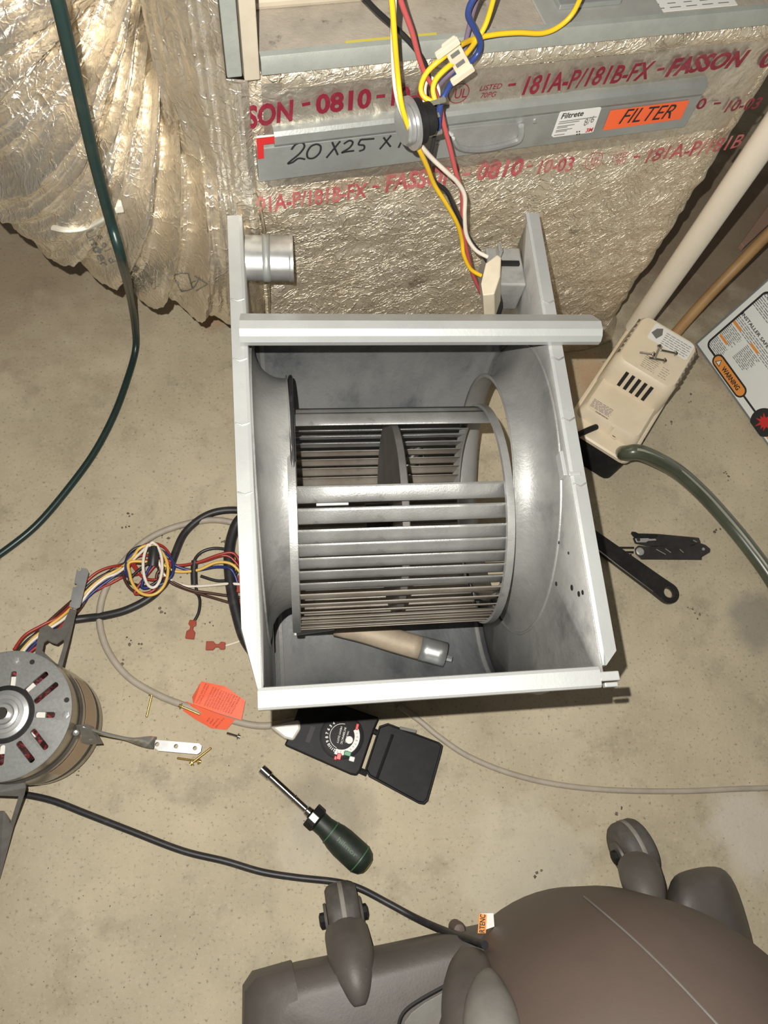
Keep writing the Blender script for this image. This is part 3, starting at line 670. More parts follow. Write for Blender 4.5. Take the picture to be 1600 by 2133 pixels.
# ------------------------------------------------------------------ cords and cables
def cable(name, label, cat, pts, r, m, k=7, n=10, group=None):
    return tag(build(name, MB().tube(spline(pts, k), r, n), m, smooth=True, angle=60), label, cat, group)
cable('power_cable', 'thick dark green cable hanging in front of the foil duct and trailing across the floor', 'cable',
      [F(100, -60, .05), F(120, 0, .05), F(143, 100, .045), F(168, 210, .04), F(198, 340, .035), F(230, 460, .035), F(256, 550, .04), P(272, 620, .16), P(281, 680, .05), P(282, 730, .008), P(262, 800, .0055), P(235, 870, .0055), P(195, 945, .0055), P(140, 1020, .0055), P(80, 1090, .0055), P(20, 1140, .0055), P(-60, 1195, .0055)], .0052, M['green_cable'])
cable('grey_cord', 'grey cord curving in a loop over the floor to the orange tag', 'cord',
      [P(560, 1110, .006), P(500, 1092, .006), P(440, 1083, .006), P(370, 1096, .006), P(310, 1122, .006), P(262, 1165, .006), P(222, 1222, .006), P(207, 1285, .006), P(222, 1350, .006), P(265, 1408, .006), P(330, 1448, .006), P(400, 1475, .006), P(470, 1497, .006), P(545, 1512, .006), P(620, 1500, .006), P(680, 1480, .006)], .0046, M['grey_cord'])
cable('pale_cord', 'thin pale cord running from the timer lid to the right edge', 'cord',
      [P(830, 1470, .004), P(875, 1502, .004), P(915, 1535, .004), P(975, 1575, .004), P(1060, 1610, .004), P(1160, 1634, .004), P(1280, 1646, .004), P(1420, 1648, .004), P(1540, 1643, .004), P(1660, 1640, .004)], .0038, M['grey_cord'])
cable('vacuum_cord', 'black power cord snaking across the lower floor into the vacuum', 'cord',
      [P(-60, 1645, .005), P(0, 1650, .005), P(50, 1655, .005), P(110, 1668, .005), P(180, 1695, .005), P(270, 1730, .005), P(380, 1772, .005), P(470, 1794, .005), P(545, 1816, .005), P(620, 1828, .005), P(700, 1837, .005), P(750, 1851, .005), P(810, 1882, .007), P(870, 1914, .02), P(930, 1940, .06), P(975, 1955, .12), P(1010, 1968, .16)], .0042, M['black_rubber'])
cable('black_cord_loop', 'black cord looping from the motor up to the housing edge', 'cord',
      [P(110, 1305, .02), P(145, 1293, .012), P(178, 1288, .007), P(215, 1283, .007), P(265, 1270, .007), P(315, 1243, .007), P(345, 1208, .012), P(362, 1160, .012), P(385, 1110, .007), P(425, 1076, .007), P(470, 1063, .007), P(530, 1066, .007), P(590, 1080, .007)], .0055, M['black_rubber'])
cable('black_sleeve_cable', 'thick black sleeved cable bowed along the left side of the housing', 'cable',
      [P(560, 1060, .02), P(505, 1078, .012), P(484, 1115, .009), P(477, 1165, .009), P(482, 1225, .009), P(495, 1285, .009), P(512, 1335, .009), P(545, 1380, .009)], .0078, M['black_rubber'])
cable('black_loop_lead', 'thin black lead coiled between the wire bundle and the housing', 'wire',
      [P(410, 1230, .006), P(402, 1200, .008), P(404, 1170, .010), P(420, 1150, .010), P(450, 1142, .010), P(485, 1150, .010), P(496, 1175, .010), P(486, 1203, .008), P(455, 1210, .006), P(418, 1200, .006)], .0022, M['blackw'])
cable('black_stub_sleeve', 'short black sleeve lying upright among the thin leads', 'sleeve', [P(406, 1168, .014), P(404, 1190, .012), P(405, 1218, .010)], [.0048]*15, M['black_rubber'])

# wires hanging from the furnace
hw = 'wires hanging from the furnace'
def hang(label, pts, m, r=.0023): cable('harness_wire', label, 'wire', pts, r, M[m], 7, 8, hw)
PLG = P(1028, 575, .42)
hang('yellow wire falling straight from the top edge past the round switch to the plug', [F(812, -40, .075), F(818, 20, .075), F(823, 90, .075), F(829, 160, .075), F(836, 215, .085), F(850, 262, .09), F(870, 305, .09), F(889, 345, .085), F(905, 385, .08), F(930, 425, .08), F(952, 465, .08), F(962, 500, .08), F(966, 530, .085), F(980, 560, .09), F(1002, 574, .095)], 'yellow')
hang('white wire falling beside the straight yellow one behind the round switch', [F(822, -40, .07), F(820, 30, .07), F(819, 100, .07), F(822, 165, .07), F(831, 215, .08), F(850, 260, .085), F(873, 298, .085), F(900, 330, .08), F(930, 358, .078), F(953, 380, .076), F(968, 408, .076), F(968, 450, .078), F(972, 490, .08), F(990, 520, .085), F(1015, 535, .09)], 'white')
hang('red wire crossing diagonally from the top edge behind the switch leads to the plug', [F(822, -40, .05), F(838, 10, .05), F(858, 65, .05), F(873, 120, .05), F(886, 155, .05), F(903, 182, .05), F(915, 215, .05), F(925, 260, .055), F(938, 310, .06), F(950, 360, .065), F(962, 400, .07), F(963, 440, .072), F(964, 480, .075), F(972, 520, .08), F(984, 570, .085), F(1002, 610, .09)], 'redw')
hang('black wire slanting down from the upper left across the red and yellow wires', [F(745, -20, .03), F(780, 18, .03), F(815, 50, .03), F(850, 83, .035), F(878, 120, .04), F(893, 160, .045), F(903, 200, .05), F(910, 240, .055), F(906, 280, .06), F(898, 320, .065), F(895, 350, .068), F(905, 378, .07), F(930, 398, .072), F(945, 430, .074), F(960, 460, .076), F(980, 500, .08), F(1008, 535, .088), F(1026, 562, .096)], 'blackw')
hang('yellow wire looping from the right through the clip down to the switch terminal', [F(1220, -30, .012), F(1195, 25, .012), F(1165, 55, .014), F(1130, 69, .016), F(1080, 68, .018), F(1030, 72, .02), F(985, 82, .025), F(955, 97, .04), F(920, 122, .05), F(890, 150, .052), F(877, 180, .055), F(882, 200, .06), F(902, 213, .066)], 'yellow')
hang('second yellow wire coming from the top edge through the clip', [F(1035, -30, .02), F(1022, 20, .02), F(1010, 55, .022), F(992, 85, .026), F(968, 115, .04), F(935, 138, .05), F(910, 163, .055), F(902, 185, .06), F(906, 208, .066)], 'yellow')
hang('blue wire bending from the top edge behind the clip to the lower switch terminal', [F(1010, -30, .03), F(985, 0, .03), F(975, 30, .03), F(988, 58, .03), F(1000, 85, .03), F(996, 110, .03), F(975, 135, .035), F(950, 158, .045), F(930, 190, .055), F(918, 215, .06), F(914, 250, .064), F(912, 274, .068)], 'blue', .0027)
hang('dull purple wire running down behind the clip', [F(1005, -30, .018), F(990, 10, .018), F(980, 45, .018), F(972, 80, .02), F(965, 110, .022), F(950, 140, .03), F(925, 165, .035), F(905, 190, .045)], 'purple')
hang('white jumper wire curling above the round switch', [F(912, 212, .05), F(912, 185, .045), F(900, 165, .045), F(888, 170, .045), F(884, 190, .045), F(886, 215, .05)], 'white')
# plastic clip
ck = thing('wire_clip', 'cream plastic wire clip holding the yellow wires', 'clip', F(950, 125, .045))
cA = (F(970, 150, .05)-F(937, 90, .05)).normalized(); cB = (cA.cross(-FN)).normalized(); cC = F(953, 121, .05)
build('clip_body', MB().prism(rrect(cC, cA, cB, .038, .014, .002, 3), FN*.003), M['cream_plug'], ck, smooth=False, bevel=.0008)
for t in (-.016, .016): build('clip_bar', MB().prism(rrect(cC+cA*t+cB*.003, cA, cB, .006, .022, .001, 2), -FN*.004), M['cream_plug'], ck, smooth=False, bevel=.0006)
for t in (-.005, .006): build('clip_slot', MB().prism(rrect(cC+cA*t-FN*.0001, cA, cB, .004, .008, .0005, 2), -FN*.0006), M['ink_grey'], ck, smooth=False)
# round limit switch
sw = thing('limit_switch', 'round black and metal limit switch hanging on the wires', 'switch', F(878, 250, .075))
sA = c2w(V((.90, -.36, .22))).normalized(); sC = F(872, 253, .078)
up_ = (UZ*.75+FW*-.35).normalized()
build('mount_flange', MB().lathe(sC-sA*.010, sA, [(.0, 0), (.013, 0), (.0215, .001), (.0215, .0035), (.018, .0045), (.0, .0045)], 36), M['zinc'], sw, smooth=True, angle=30)
build('metal_cup', MB().lathe(sC-sA*.0165, sA, [(.0, 0), (.015, 0), (.0165, .002), (.0165, .0065)], 36), M['zinc'], sw, smooth=True, angle=30)
build('black_body', MB().lathe(sC-sA*.0055, sA, [(.0, 0), (.0185, 0), (.0185, .007), (.0135, .008), (.0135, .017), (.012, .0185), (.0, .0185)], 36), M['black_plastic'], sw, smooth=True, angle=30)
for k, q in enumerate(((903, 214), (903, 242), (897, 280))):
    c = F(*q, .07); t = build('spade_terminal', MB().box(c, (.012, .005, .0015), sA, up_, sA.cross(up_)), M['tin'], sw, smooth=False, bevel=.0004)
    build('crimp_barrel', MB().tube([c+sA*.005, c+sA*.011], .0025, 8), M['tin'], t) if k != 1 else None
# plug at the blower
pg = thing('wire_plug', 'cream plastic wire plug on the right rear of the housing', 'plug', P(1028, 590, .35))
q = [(1012, 548), (1036, 530), (1044, 536), (1042, 575), (1030, 612), (1006, 615), (1002, 590)]
bq = [P(x, y, .405) for x, y in q]; tq = [p+V((.014, .005, -.05)) for p in bq]
build('plug_body', MB().taper(tq, bq), M['cream_plug'], pg, smooth=False, bevel=.0012)
build('plug_collar', MB().taper([p+V((.020, .006, -.062)) for p in bq], [p+V((.013, .005, -.046)) for p in bq]), M['dark_inside'], pg, smooth=False)
build('clip_ear', MB().box(P(1040, 522, .39), (.004, .012, .012)), M['zinc'], pg, smooth=False, bevel=.0005)

# ------------------------------------------------------------------ motor
MC = at(10, 1488, .150); MR = .0705
mo = thing('fan_motor', 'round electric blower motor standing shaft up with three mounting arms', 'motor', (MC.x, MC.y, 0))
def boolcut(o, cut):
    me = bpy.data.meshes.new('c'); off = OFF[o.name]; me.from_pydata([tuple(p-off) for p in cut.v], [], cut.f); finish(me, False)
    c = bpy.data.objects.new('c', me); COL.objects.link(c); c.parent = o.parent
    md = o.modifiers.new('b', 'BOOLEAN'); md.operation = 'DIFFERENCE'; md.object = c; md.solver = 'EXACT'
    bpy.context.view_layer.update()
    nm = bpy.data.meshes.new_from_object(o.evaluated_get(bpy.context.evaluated_depsgraph_get()))
    o.modifiers.clear(); old = o.data; o.data = nm; nm.name = o.name; bpy.data.objects.remove(c)
    return o
sl = [((27, 1416), (.12, -1), .019), ((75, 1421), (.74, -.62), .030), ((96, 1443), (.74, -.62), .030), ((94, 1489), (1, .02), .021), ((82, 1540), (.6, .78), .027), ((53, 1566), (.6, .78), .028), ((3, 1573), (-.1, 1), .021), ((-60, 1560), (-.6, .78), .027), ((-70, 1430), (-.7, -.6), .03), ((-80, 1488), (1, 0), .021)]
bell = build('end_bell', MB().lathe((MC.x, MC.y, .1465), UZ, [(.0, 0), (MR-.001, 0), (MR-.0008, .0025), (MR-.003, .0035), (.0, .0035)], 72), M['motor_bell'], mo, smooth=False)
cut = MB()
for (cx_, cy_), (dx, dy), ln in sl:
    c = at(cx_, cy_, .150); e = at(cx_+dx*10, cy_+dy*10, .150)-c; e.z = 0; e.normalize(); cut.prism(rrect(c-UZ*.01, e, UZ.cross(e), ln, .0062, .0022, 3), UZ*.02)
boolcut(bell, cut)
bell.data.set_sharp_from_angle(angle=R(30))
g = MB().lathe((MC.x, MC.y, 0), UZ, [(MR-.012, .012), (MR-.004, .013), (MR-.001, .018), (MR-.001, .032), (MR-.003, .034), (MR-.003, .046), (MR, .048), (MR, .108), (MR-.003, .110), (MR-.003, .128), (MR-.001, .130), (MR-.001, .1465)], 72, cap=False); build('motor_shell', g, M['motor_shell'], mo, smooth=True, angle=25)
build('shell_label', MB().lathe((MC.x, MC.y, 0), UZ, [(MR+.0004, .055), (MR+.0006, .055), (MR+.0006, .098), (MR+.0004, .098)], 30, cap=False, a0=R(-60), a1=R(40), ref=(1, 0, 0)), M['motor_label'], mo, smooth=True)
build('winding', MB().lathe((MC.x, MC.y, .128), UZ, [(.028, 0), (.052, 0), (.056, .006), (.050, .0145), (.036, .0145), (.028, .010)], 48, cap=False), M['copper'], mo)
for a in range(0, 360, 45): build('slot_liner', MB().box((MC.x+.036*math.cos(R(a)), MC.y+.036*math.sin(R(a)), .140), (.010, .012, .012), V((math.cos(R(a)), math.sin(R(a)), 0)), V((-math.sin(R(a)), math.cos(R(a)), 0)), UZ), M['paper_white'], mo, smooth=False)
build('hub_ring', MB().lathe((MC.x, MC.y, .150), UZ, [(.0, 0), (.031, 0), (.031, .0008), (.029, .0012), (.0, .0012)], 48), M['black_plastic'], mo, smooth=True, angle=30)
build('bearing_cap', MB().lathe((MC.x, MC.y, .151), UZ, [(.026, 0), (.0255, .0015), (.021, .0028), (.020, .0020), (.0165, .0024), (.0155, .0045), (.012, .0052), (.010, .0040), (.0, .004)], 48), M['zinc'], mo, smooth=True, angle=30)
build('shaft', MB().lathe((MC.x, MC.y, .153), UZ, [(.0066, 0), (.0066, .008), (.0058, .009), (.0, .0092)], 24), M['chrome'], mo, smooth=True, angle=30)
for p in ((138, 1489), (34, 1376)):
    build('tie_bolt', MB().lathe(at(*p, .150), UZ, [(.0045, 0), (.0045, .002), (.0025, .0022), (.0025, .0035), (.0, .0036)], 6), M['zinc'], mo, smooth=False)
for p in ((139, 1458), (67, 1379)):
    build('bolt_hole', MB().lathe(at(*p, .1501), UZ, [(.0028, 0), (.0028, .0003)], 14), M['dark_inside'], mo)
# arms
def plate(pts, th): return MB().taper([p-UZ*th for p in pts], pts)
def zarm(px, py, a, b, za, zb):
    ax, ay = a; bx, by = b; t = ((px-ax)*(bx-ax)+(py-ay)*(by-ay))/((bx-ax)**2+(by-ay)**2); return za+(zb-za)*t
def ap(px, py): return at(px, py, zarm(px, py, (100, 1395), (150, 1265), .115, .045))
out = [(70, 1378), (82, 1312), (98, 1302), (112, 1312), (128, 1308), (146, 1268), (160, 1272), (146, 1330), (127, 1398)]
inn = [(88, 1357), (92, 1338), (99, 1333), (108, 1338), (118, 1341), (131, 1332), (134, 1334), (131, 1350), (120, 1386)]
n_ = len(out); vo = [ap(*p) for p in out]; vi = [ap(*p) for p in inn]
g = MB().add(vo+vi, [(i, (i+1) % n_, n_+(i+1) % n_, n_+i) for i in range(n_)])
build('mounting_arm', g, M['arm'], mo, smooth=False, solid=.002)
tp = [at(*p, .046) for p in ((163, 1182), (180, 1184), (184, 1192), (166, 1264), (158, 1268), (144, 1263), (160, 1187))]
t1 = build('arm_tab', plate(tp, .002), M['zinc'], mo, smooth=False)
boolcut(t1, MB().lathe(at(172, 1193, .03), UZ, [(.0026, 0), (.0026, .03)], 12).lathe(at(163, 1226, .03), UZ, [(.0026, 0), (.0026, .03)], 12).lathe(at(152, 1258, .03), UZ, [(.0026, 0), (.0026, .03)], 12))
g = MB(); p1, p2 = at(162, 1522, .112), at(200, 1540, .075)
build('arm_bracket', MB().loft([[p1+V((-.004, .006, .006)), p1+V((.012, .006, .004)), p1+V((.012, .006, -.02)), p1+V((-.004, .006, -.02))], [p2+V((-.016, -.004, .010)), p2+V((.004, -.004, .004)), p2+V((.004, -.004, -.02)), p2+V((-.016, -.004, -.02))]]), M['arm'], mo, smooth=False, bevel=.001)
for p, z in (((158, 1526), .118), ((189, 1536), .086)): build('rivet', MB().lathe(at(*p, z), (.3, -.5, 1), [(.0038, 0), (.0030, .002), (.001, .0028)], 12), M['zinc'], mo)
rows = []
for i in range(13):
    t = i/12; c = at(165+(322-165)*t, 1514+(1547-1514)*t+4*math.sin(t*PI), .108+(.022-.108)*t); ang = R(84)*(1-max(0, min(1, (t-.62)/.36))**1.5)
    d = (at(322, 1547, .022)-at(165, 1514, .108)).normalized(); b = UZ.cross(d).normalized(); u = d.cross(b)
    hv = b*math.cos(ang)+u*math.sin(ang); rows.append([c-hv*.0075, c+hv*.0075])
build('mounting_arm', MB().loft(rows, cap=False, close=False), M['zinc'], mo, smooth=True, solid=.0018)
tp = [at(*p, .022) for p in ((323, 1541), (415, 1549), (420, 1554), (418, 1566), (411, 1571), (330, 1564), (322, 1558))]
t2_ = build('arm_tab', plate(tp, .002), M['zinc'], mo, smooth=False)
boolcut(t2_, MB().lathe(at(331, 1552, .01), UZ, [(.0028, 0), (.0028, .03)], 12).lathe(at(370, 1556, .01), UZ, [(.0028, 0), (.0028, .03)], 12).lathe(at(409, 1560, .01), UZ, [(.0028, 0), (.0028, .03)], 12))
def ap3(px, py): return at(px, py, .10-.09*max(0, min(1, (py-1640)/150)))
build('mounting_arm', MB().add([ap3(-30, 1627), ap3(52, 1630), ap3(54, 1640), ap3(50, 1658), ap3(-30, 1655)], [(0, 1, 2, 3, 4)]).add([ap3(40, 1655), ap3(50, 1657), ap3(28, 1722), ap3(0, 1830), ap3(-30, 1900), ap3(-40, 1800), ap3(-10, 1690), ap3(8, 1690), ap3(18, 1705), ap3(22, 1714)], [(0, 1, 2, 9), (2, 3, 4, 5, 6, 7, 8, 9)]), M['arm'], mo, smooth=False, solid=.002)
# lead wires: bundle from the motor to the knot, loops, then out to the right
base = [(38, 1366), (62, 1338), (95, 1312), (128, 1288), (160, 1258), (188, 1226), (218, 1203), (250, 1187)]
def lead(m, off, zb, loop, tail, r=.0021, term=None):
    pts = []
    for i, (x, y) in enumerate(base):
        w_ = off*(1+.5*math.sin(i*1.3+off)); pts.append(P(x+w_*.6, y+w_*.8, .035-.02*min(1, i/4)+zb if i < 4 else .008+zb))
    for x, y, z in loop: pts.append(P(x, y, z+zb))
    for x, y, z in tail: pts.append(P(x, y, z))
    o = build('lead_wire', MB().tube(spline(pts, 6), r, 8), M[m], mo, smooth=True, angle=60)
    return o
def loopw(cx_, cy_, rx_, ry_, a0, a1, z0, n=12):
    return [(cx_+rx_*math.cos(R(a0+(a1-a0)*i/n)), cy_+ry_*math.sin(R(a0+(a1-a0)*i/n)), z0) for i in range(n+1)]
def terminal(par, p, d, sc=1.):
    d = V(d); d.z = 0; d.normalize(); b = UZ.cross(d); c = P(*p)
    t = MB(); t.prism([c+b*.0045*sc-d*.0, c+b*.0055*sc+d*.006*sc, c+b*.0022*sc+d*.009*sc, c+b*.0022*sc+d*.013*sc, c+b*.006*sc+d*.016*sc, c+b*.006*sc+d*.026*sc, c-b*.006*sc+d*.026*sc, c-b*.006*sc+d*.016*sc, c-b*.0022*sc+d*.013*sc, c-b*.0022*sc+d*.009*sc, c-b*.0055*sc+d*.006*sc, c-b*.0045*sc], UZ*.005*sc)
    build('terminal', t, M['terminal'], par, smooth=False, bevel=.0008)
L1 = lead('brown', -9, .001, loopw(305, 1190, 48, 50, 200, 560, .012), [(330, 1180, .02), (350, 1205, .014), (395, 1228, .008), (440, 1236, .006), (510, 1246, .006)])
L2 = lead('bluem', 7, .003, loopw(312, 1182, 50, 40, 150, 470, .018), [(330, 1160, .022), (370, 1180, .014), (405, 1188, .010), (450, 1181, .014), (478, 1184, .018), (490, 1200, .014), (496, 1220, .01)])
L3 = lead('yellowm', -2, .004, loopw(310, 1188, 40, 52, 210, 560, .022), [(335, 1175, .02), (365, 1190, .014), (410, 1188, .014), (450, 1172, .018), (480, 1174, .018), (500, 1192, .014), (512, 1215, .01)])
L4 = lead('redm', 12, .002, loopw(318, 1170, 38, 38, 140, 540, .014), [(352, 1168, .02), (368, 1178, .014), (410, 1172, .016), (455, 1156, .020), (485, 1152, .020), (500, 1172, .014), (508, 1200, .01)])
L5 = lead('white', 3, .006, loopw(318, 1178, 20, 46, 250, 610, .028), [(328, 1165, .024), (345, 1200, .016), (385, 1220, .008), (430, 1220, .008), (475, 1216, .014), (515, 1218, .012)])
L6 = lead('blackw', -5, .002, loopw(300, 1180, 40, 42, 190, 500, .016), [(322, 1165, .024), (335, 1195, .014), (375, 1222, .006), (405, 1233, .005), (416, 1248, .005), (414, 1275, .005), (404, 1295, .005)])
L7 = lead('brown', 10, .0, loopw(310, 1192, 45, 46, 170, 430, .010), [(330, 1190, .016), (360, 1216, .008), (410, 1235, .006), (460, 1250, .006), (515, 1266, .006)])
L8 = lead('redm', -12, .004, loopw(300, 1196, 36, 40, 200, 480, .014), [(335, 1165, .02), (352, 1172, .018), (365, 1180, .012), (420, 1170, .016), (470, 1157, .016), (498, 1180, .01), (510, 1205, .01)])
terminal(L6, (403, 1293, .002), P(396, 1330, 0)-P(403, 1293, 0))
for lw, p in ((L2, (492, 1212, .006)), (L3, (500, 1200, .006)), (L4, (503, 1205, .01)), (L7, (505, 1250, .006))): terminal(lw, p, (-.1, -1, 0), .8)
build('tape_wrap', MB().tube([P(322, 1142, .03), P(320, 1158, .032), P(318, 1178, .028)], .0075, 12), M['black_rubber'], mo)
lt = thing('white_lead', 'short white lead with red crimp terminal beside the housing', 'wire', P(470, 1345, 0))
wl = build('lead_wire', MB().tube(spline([P(525, 1325, .006), P(495, 1337, .004), P(470, 1345, .003)], 5), .0014, 8), M['white'], lt)
terminal(wl, (470, 1346, .001), P(434, 1346, 0)-P(470, 1346, 0))

# ------------------------------------------------------------------ orange instruction tag
tg = thing('instruction_tag', 'fluorescent orange printed tag folded over the grey cord', 'tag', P(450, 1470, .0))
g = MB().add([P(400, 1452, .006), P(420, 1419, .008), P(470, 1430, .011), P(511, 1460, .012), P(503, 1500, .014), P(452, 1485, .0145), P(403, 1467, .0135)], [(0, 1, 2, 5, 6), (2, 3, 4, 5)])
up_flap = build('upper_flap', g, M['orange_tag'], tg, smooth=False, solid=.0004)
g = MB().add([P(381, 1480, .0035), P(388, 1461, .006), P(405, 1468, .0128), P(452, 1486, .0136), P(490, 1499, .0120), P(472, 1520, .004), P(440, 1517, .003), P(405, 1497, .003)], [(0, 1, 2, 7), (2, 3, 6, 7), (3, 4, 5, 6)])
build('lower_flap', g, M['orange_tag'], tg, smooth=False, solid=.0004)
tl = ['INSTRUCTION', 'IS A THREE LINE', 'PROTECTION', 'PLUGGED IN ONLY', 'ONE PRONG IS DIRECTLY', 'GFI-TWO PRONG RECEP', 'IT MUST BE REPLACED', 'THREE-PRONG RECEP', 'NATIONAL ELECTRICAL', 'ORDINANCES, THE WORK', 'QUALIFIED ELECTRICIAN', '', 'UNDER CUT OR REMOVE', 'BLADE FROM THIS PLUG']
for i, s_ in enumerate(tl):
    if not s_: continue
    t = i/13; a = (498-70*t, 1452-28*t); b = (478-72*t, 1490-22*t)
    A, B = P(*a, .0136-.003*t), P(*b, .0150-.002*t); xd = (B-A); w = xd.length*.92; xd.normalize(); yd = UZ.cross(xd); yd.normalize()
    text_on(s_, A+UZ*.0006, xd, yd, M['ink_tag'], tg, w, .0022, .0, lift=.0006)
for i, s_ in enumerate(['THE OTHER', 'IN FROM BASE', 'PROPER', 'FUSE']):
    A = P(466-i*8, 1494-i*3, .0108); B = P(448-i*6, 1514-i*4, .0058); xd = (B-A).normalized(); n2 = V((-.1, -.35, 1)).normalized(); yd = n2.cross(xd).normalized()
    text_on(s_, A, xd, yd, M['ink_tag'], tg, (B-A).length, .0022, lift=.0012)

# ------------------------------------------------------------------ timer
tm = thing('plug_in_timer', 'black mechanical timer with dial and open lid under the front lip', 'timer', P(700, 1540, 0))
def ring_px(pts, z): return [P(*p, z) for p in pts]
bp_ = [(592, 1552), (600, 1537), (633, 1440), (790, 1495), (779, 1520), (750, 1606), (742, 1615), (730, 1613)]
build('timer_case', MB().taper(ring_px(bp_, .001), ring_px(bp_, .030)), M['black_plastic'], tm, smooth=False, bevel=.002)
DC = P(712, 1534, .0302)
xd = P(700, 1580, .0302)-DC; xd.z = 0; xd.normalize(); yd = UZ.cross(xd)
dl = build('dial', MB().lathe(DC, UZ, [(.0, 0), (.0285, 0), (.0285, .0008), (.024, .0022), (.0, .0022)], 56), M['black_plastic'], tm, smooth=True, angle=20)
def dring(r0, r1, a0, a1, z, n=40):
    g = MB(); A_ = [DC+UZ*z+xd*(r*math.cos(R(a)))+yd*(r*math.sin(R(a))) for a in [a0+(a1-a0)*i/n for i in range(n+1)] for r in (r0, r1)]
    return g.add(A_, [(2*i, 2*i+1, 2*i+3, 2*i+2) for i in range(n)])
build('white_scale', dring(.0165, .0232, -10, 130, .0024), M['white_label'], dl, smooth=False, recalc=False)
build('inner_ring', dring(.0152, .0158, -180, -10, .0024), M['white_label'], dl, smooth=False, recalc=False)
for i, s_ in enumerate(['12', '11', '10', '9', '8', '7', '6', '5', '4']):
    a = R(-12-i*15); c = DC+UZ*.0024+xd*(.0195*math.cos(a))+yd*(.0195*math.sin(a)); rd_ = (xd*math.cos(a)+yd*math.sin(a))
    text_on(s_, c-rd_*.0018, UZ.cross(rd_)*-1, rd_, M['white_label'], dl, None, .0036, .03, align='CENTER', lift=.0002)
for i in range(10):
    a = R(-2+i*13); c = DC+UZ*.0025+xd*(.0198*math.cos(a))+yd*(.0198*math.sin(a)); rd_ = (xd*math.cos(a)+yd*math.sin(a))
    text_on(str(i % 9+1), c-rd_*.0014, UZ.cross(rd_)*-1, rd_, M['ink_grey'], dl, None, .0028, .0, align='CENTER', lift=.0002)
for s_, oy, h_ in (('TIME OF DAY', .0055, .0020), ('INTERMATIC', .0005, .0026), ('HEAVY DUTY', -.0045, .0024)):
    text_on(s_, DC+UZ*.0024-xd*.001+yd*oy, xd, yd, M['white_label'], dl, .021 if s_ != 'TIME OF DAY' else .015, h_, .01, align='CENTER', lift=.0002)
build('day_disc', MB().lathe(DC+UZ*.0023+yd*.0105+xd*.002, UZ, [(.0, 0), (.0048, 0), (.0046, .0006), (.0, .0006)], 20), M['white_label'], dl)
for p, c, sz in (((706, 1576), 'red', (.008, .006, .006)), ((724, 1570), 'green', (.006, .009, .006)), ((733, 1581), 'white_label', (.006, .007, .004)), ((744, 1514), 'red', (.008, .004, .005)), ((699, 1579), 'red', (.005, .004, .004))):
    build('trip_peg', MB().box(P(*p, .0325), sz, xd, yd, UZ), M[c], tm, smooth=False, bevel=.0008)
build('case_groove', MB().prism(ring_px([(648, 1512), (657, 1515), (645, 1548), (636, 1545)], .0302), UZ*.0008), M['dark_inside'], tm, smooth=False)
build('socket_end', MB().taper(ring_px([(560, 1515), (625, 1500), (628, 1520), (612, 1546), (592, 1540), (572, 1526)], .004), ring_px([(562, 1513), (624, 1499), (627, 1518), (611, 1543), (592, 1538), (574, 1524)], .033)), M['clear'], tm, smooth=False, bevel=.003)
lp = [(768, 1618), (760, 1602), (790, 1512), (808, 1506), (915, 1546), (923, 1553), (920, 1568), (892, 1668), (884, 1676), (872, 1674)]
li = [(771, 1614), (764, 1602), (792, 1516), (809, 1510), (912, 1548), (918, 1555), (915, 1569), (889, 1663), (882, 1671), (871, 1669)]
lid = MB().loft([ring_px(lp, .002), ring_px(lp, .016), ring_px(li, .016), ring_px(li, .006)])
lo_ = build('timer_lid', lid, M['black_plastic'], tm, smooth=False, bevel=.0012)
build('lid_rib', MB().tube([P(818, 1530, .0075), P(785, 1622, .0075)], .0022, 6), M['black_plastic'], lo_)
build('lid_latch', MB().box(P(850, 1520, .0165), (.022, .004, .003), V((.95, -.28, 0)).normalized(), V((.28, .95, 0)).normalized(), UZ), M['ink_grey'], lo_, smooth=False)
for a_, b_ in (((772, 1520), (786, 1526)), ((748, 1604), (764, 1611))):
    build('hinge', MB().tube([P(*a_, .016), P(*b_, .016)], .0038, 8), M['black_plastic'], tm)

# ------------------------------------------------------------------ nut driver
nA, nB = P(545, 1601, .0185), P(768, 1806, .0185); nd = (nB-nA); nL = nd.length; nd.normalize(); nb = UZ.cross(nd)
dr = thing('nut_driver', 'nut driver with dark green-black handle and chrome socket shaft', 'screwdriver', (nA.x, nA.y, 0))
def lat(name, prof, m, n=28, ang=25): return build(name, MB().lathe(nA, nd, [(r, s_*nL) for r, s_ in prof], n), M[m], dr, smooth=True, angle=ang)
lat('socket_tip', [(.0038, .03), (.0038, 0), (.0060, 0), (.0060, .075), (.0048, .085)], 'chrome')
lat('shaft', [(.0046, .07), (.0046, .30), (.0052, .305), (.0052, .315), (.0046, .32), (.0046, .42), (.0062, .43), (.0066, .46), (.0056, .47), (.0056, .50)], 'chrome')
lat('collar', [(.0, .47), (.0150, .47), (.0158, .475), (.0158, .53), (.0125, .545), (.0125, .56)], 'black_plastic', 8, 20)
lat('handle', [(.0, .54), (.0128, .545), (.0126, .60), (.0142, .645), (.0168, .70), (.0180, .76), (.0182, .90), (.0175, .93), (.0150, .965), (.010, .99), (.0, 1.0)], 'handle', 32, 40)
for s_, r_ in ((.655, .0148), (.918, .0178)): lat('green_band', [(r_-.001, s_-.006), (r_+.0004, s_-.004), (r_+.0006, s_+.003), (r_-.001, s_+.005)], 'brand_green')
lat('end_mark', [(.0085, .985), (.009, .990), (.008, .994)], 'tape_yellow')
build('collar_flat', MB().box(nA+nd*(nL*.50)+UZ*.0148-nb*.001, (.011, .009, .002), nd, nb, UZ), M['galv'], dr, smooth=False, bevel=.0008)
text_on('hilmor', nA+nd*(nL*.715)+UZ*.0182-nb*.0025, nd, nb, M['brand_green'], dr, .030, .006, .0, lift=.0004)

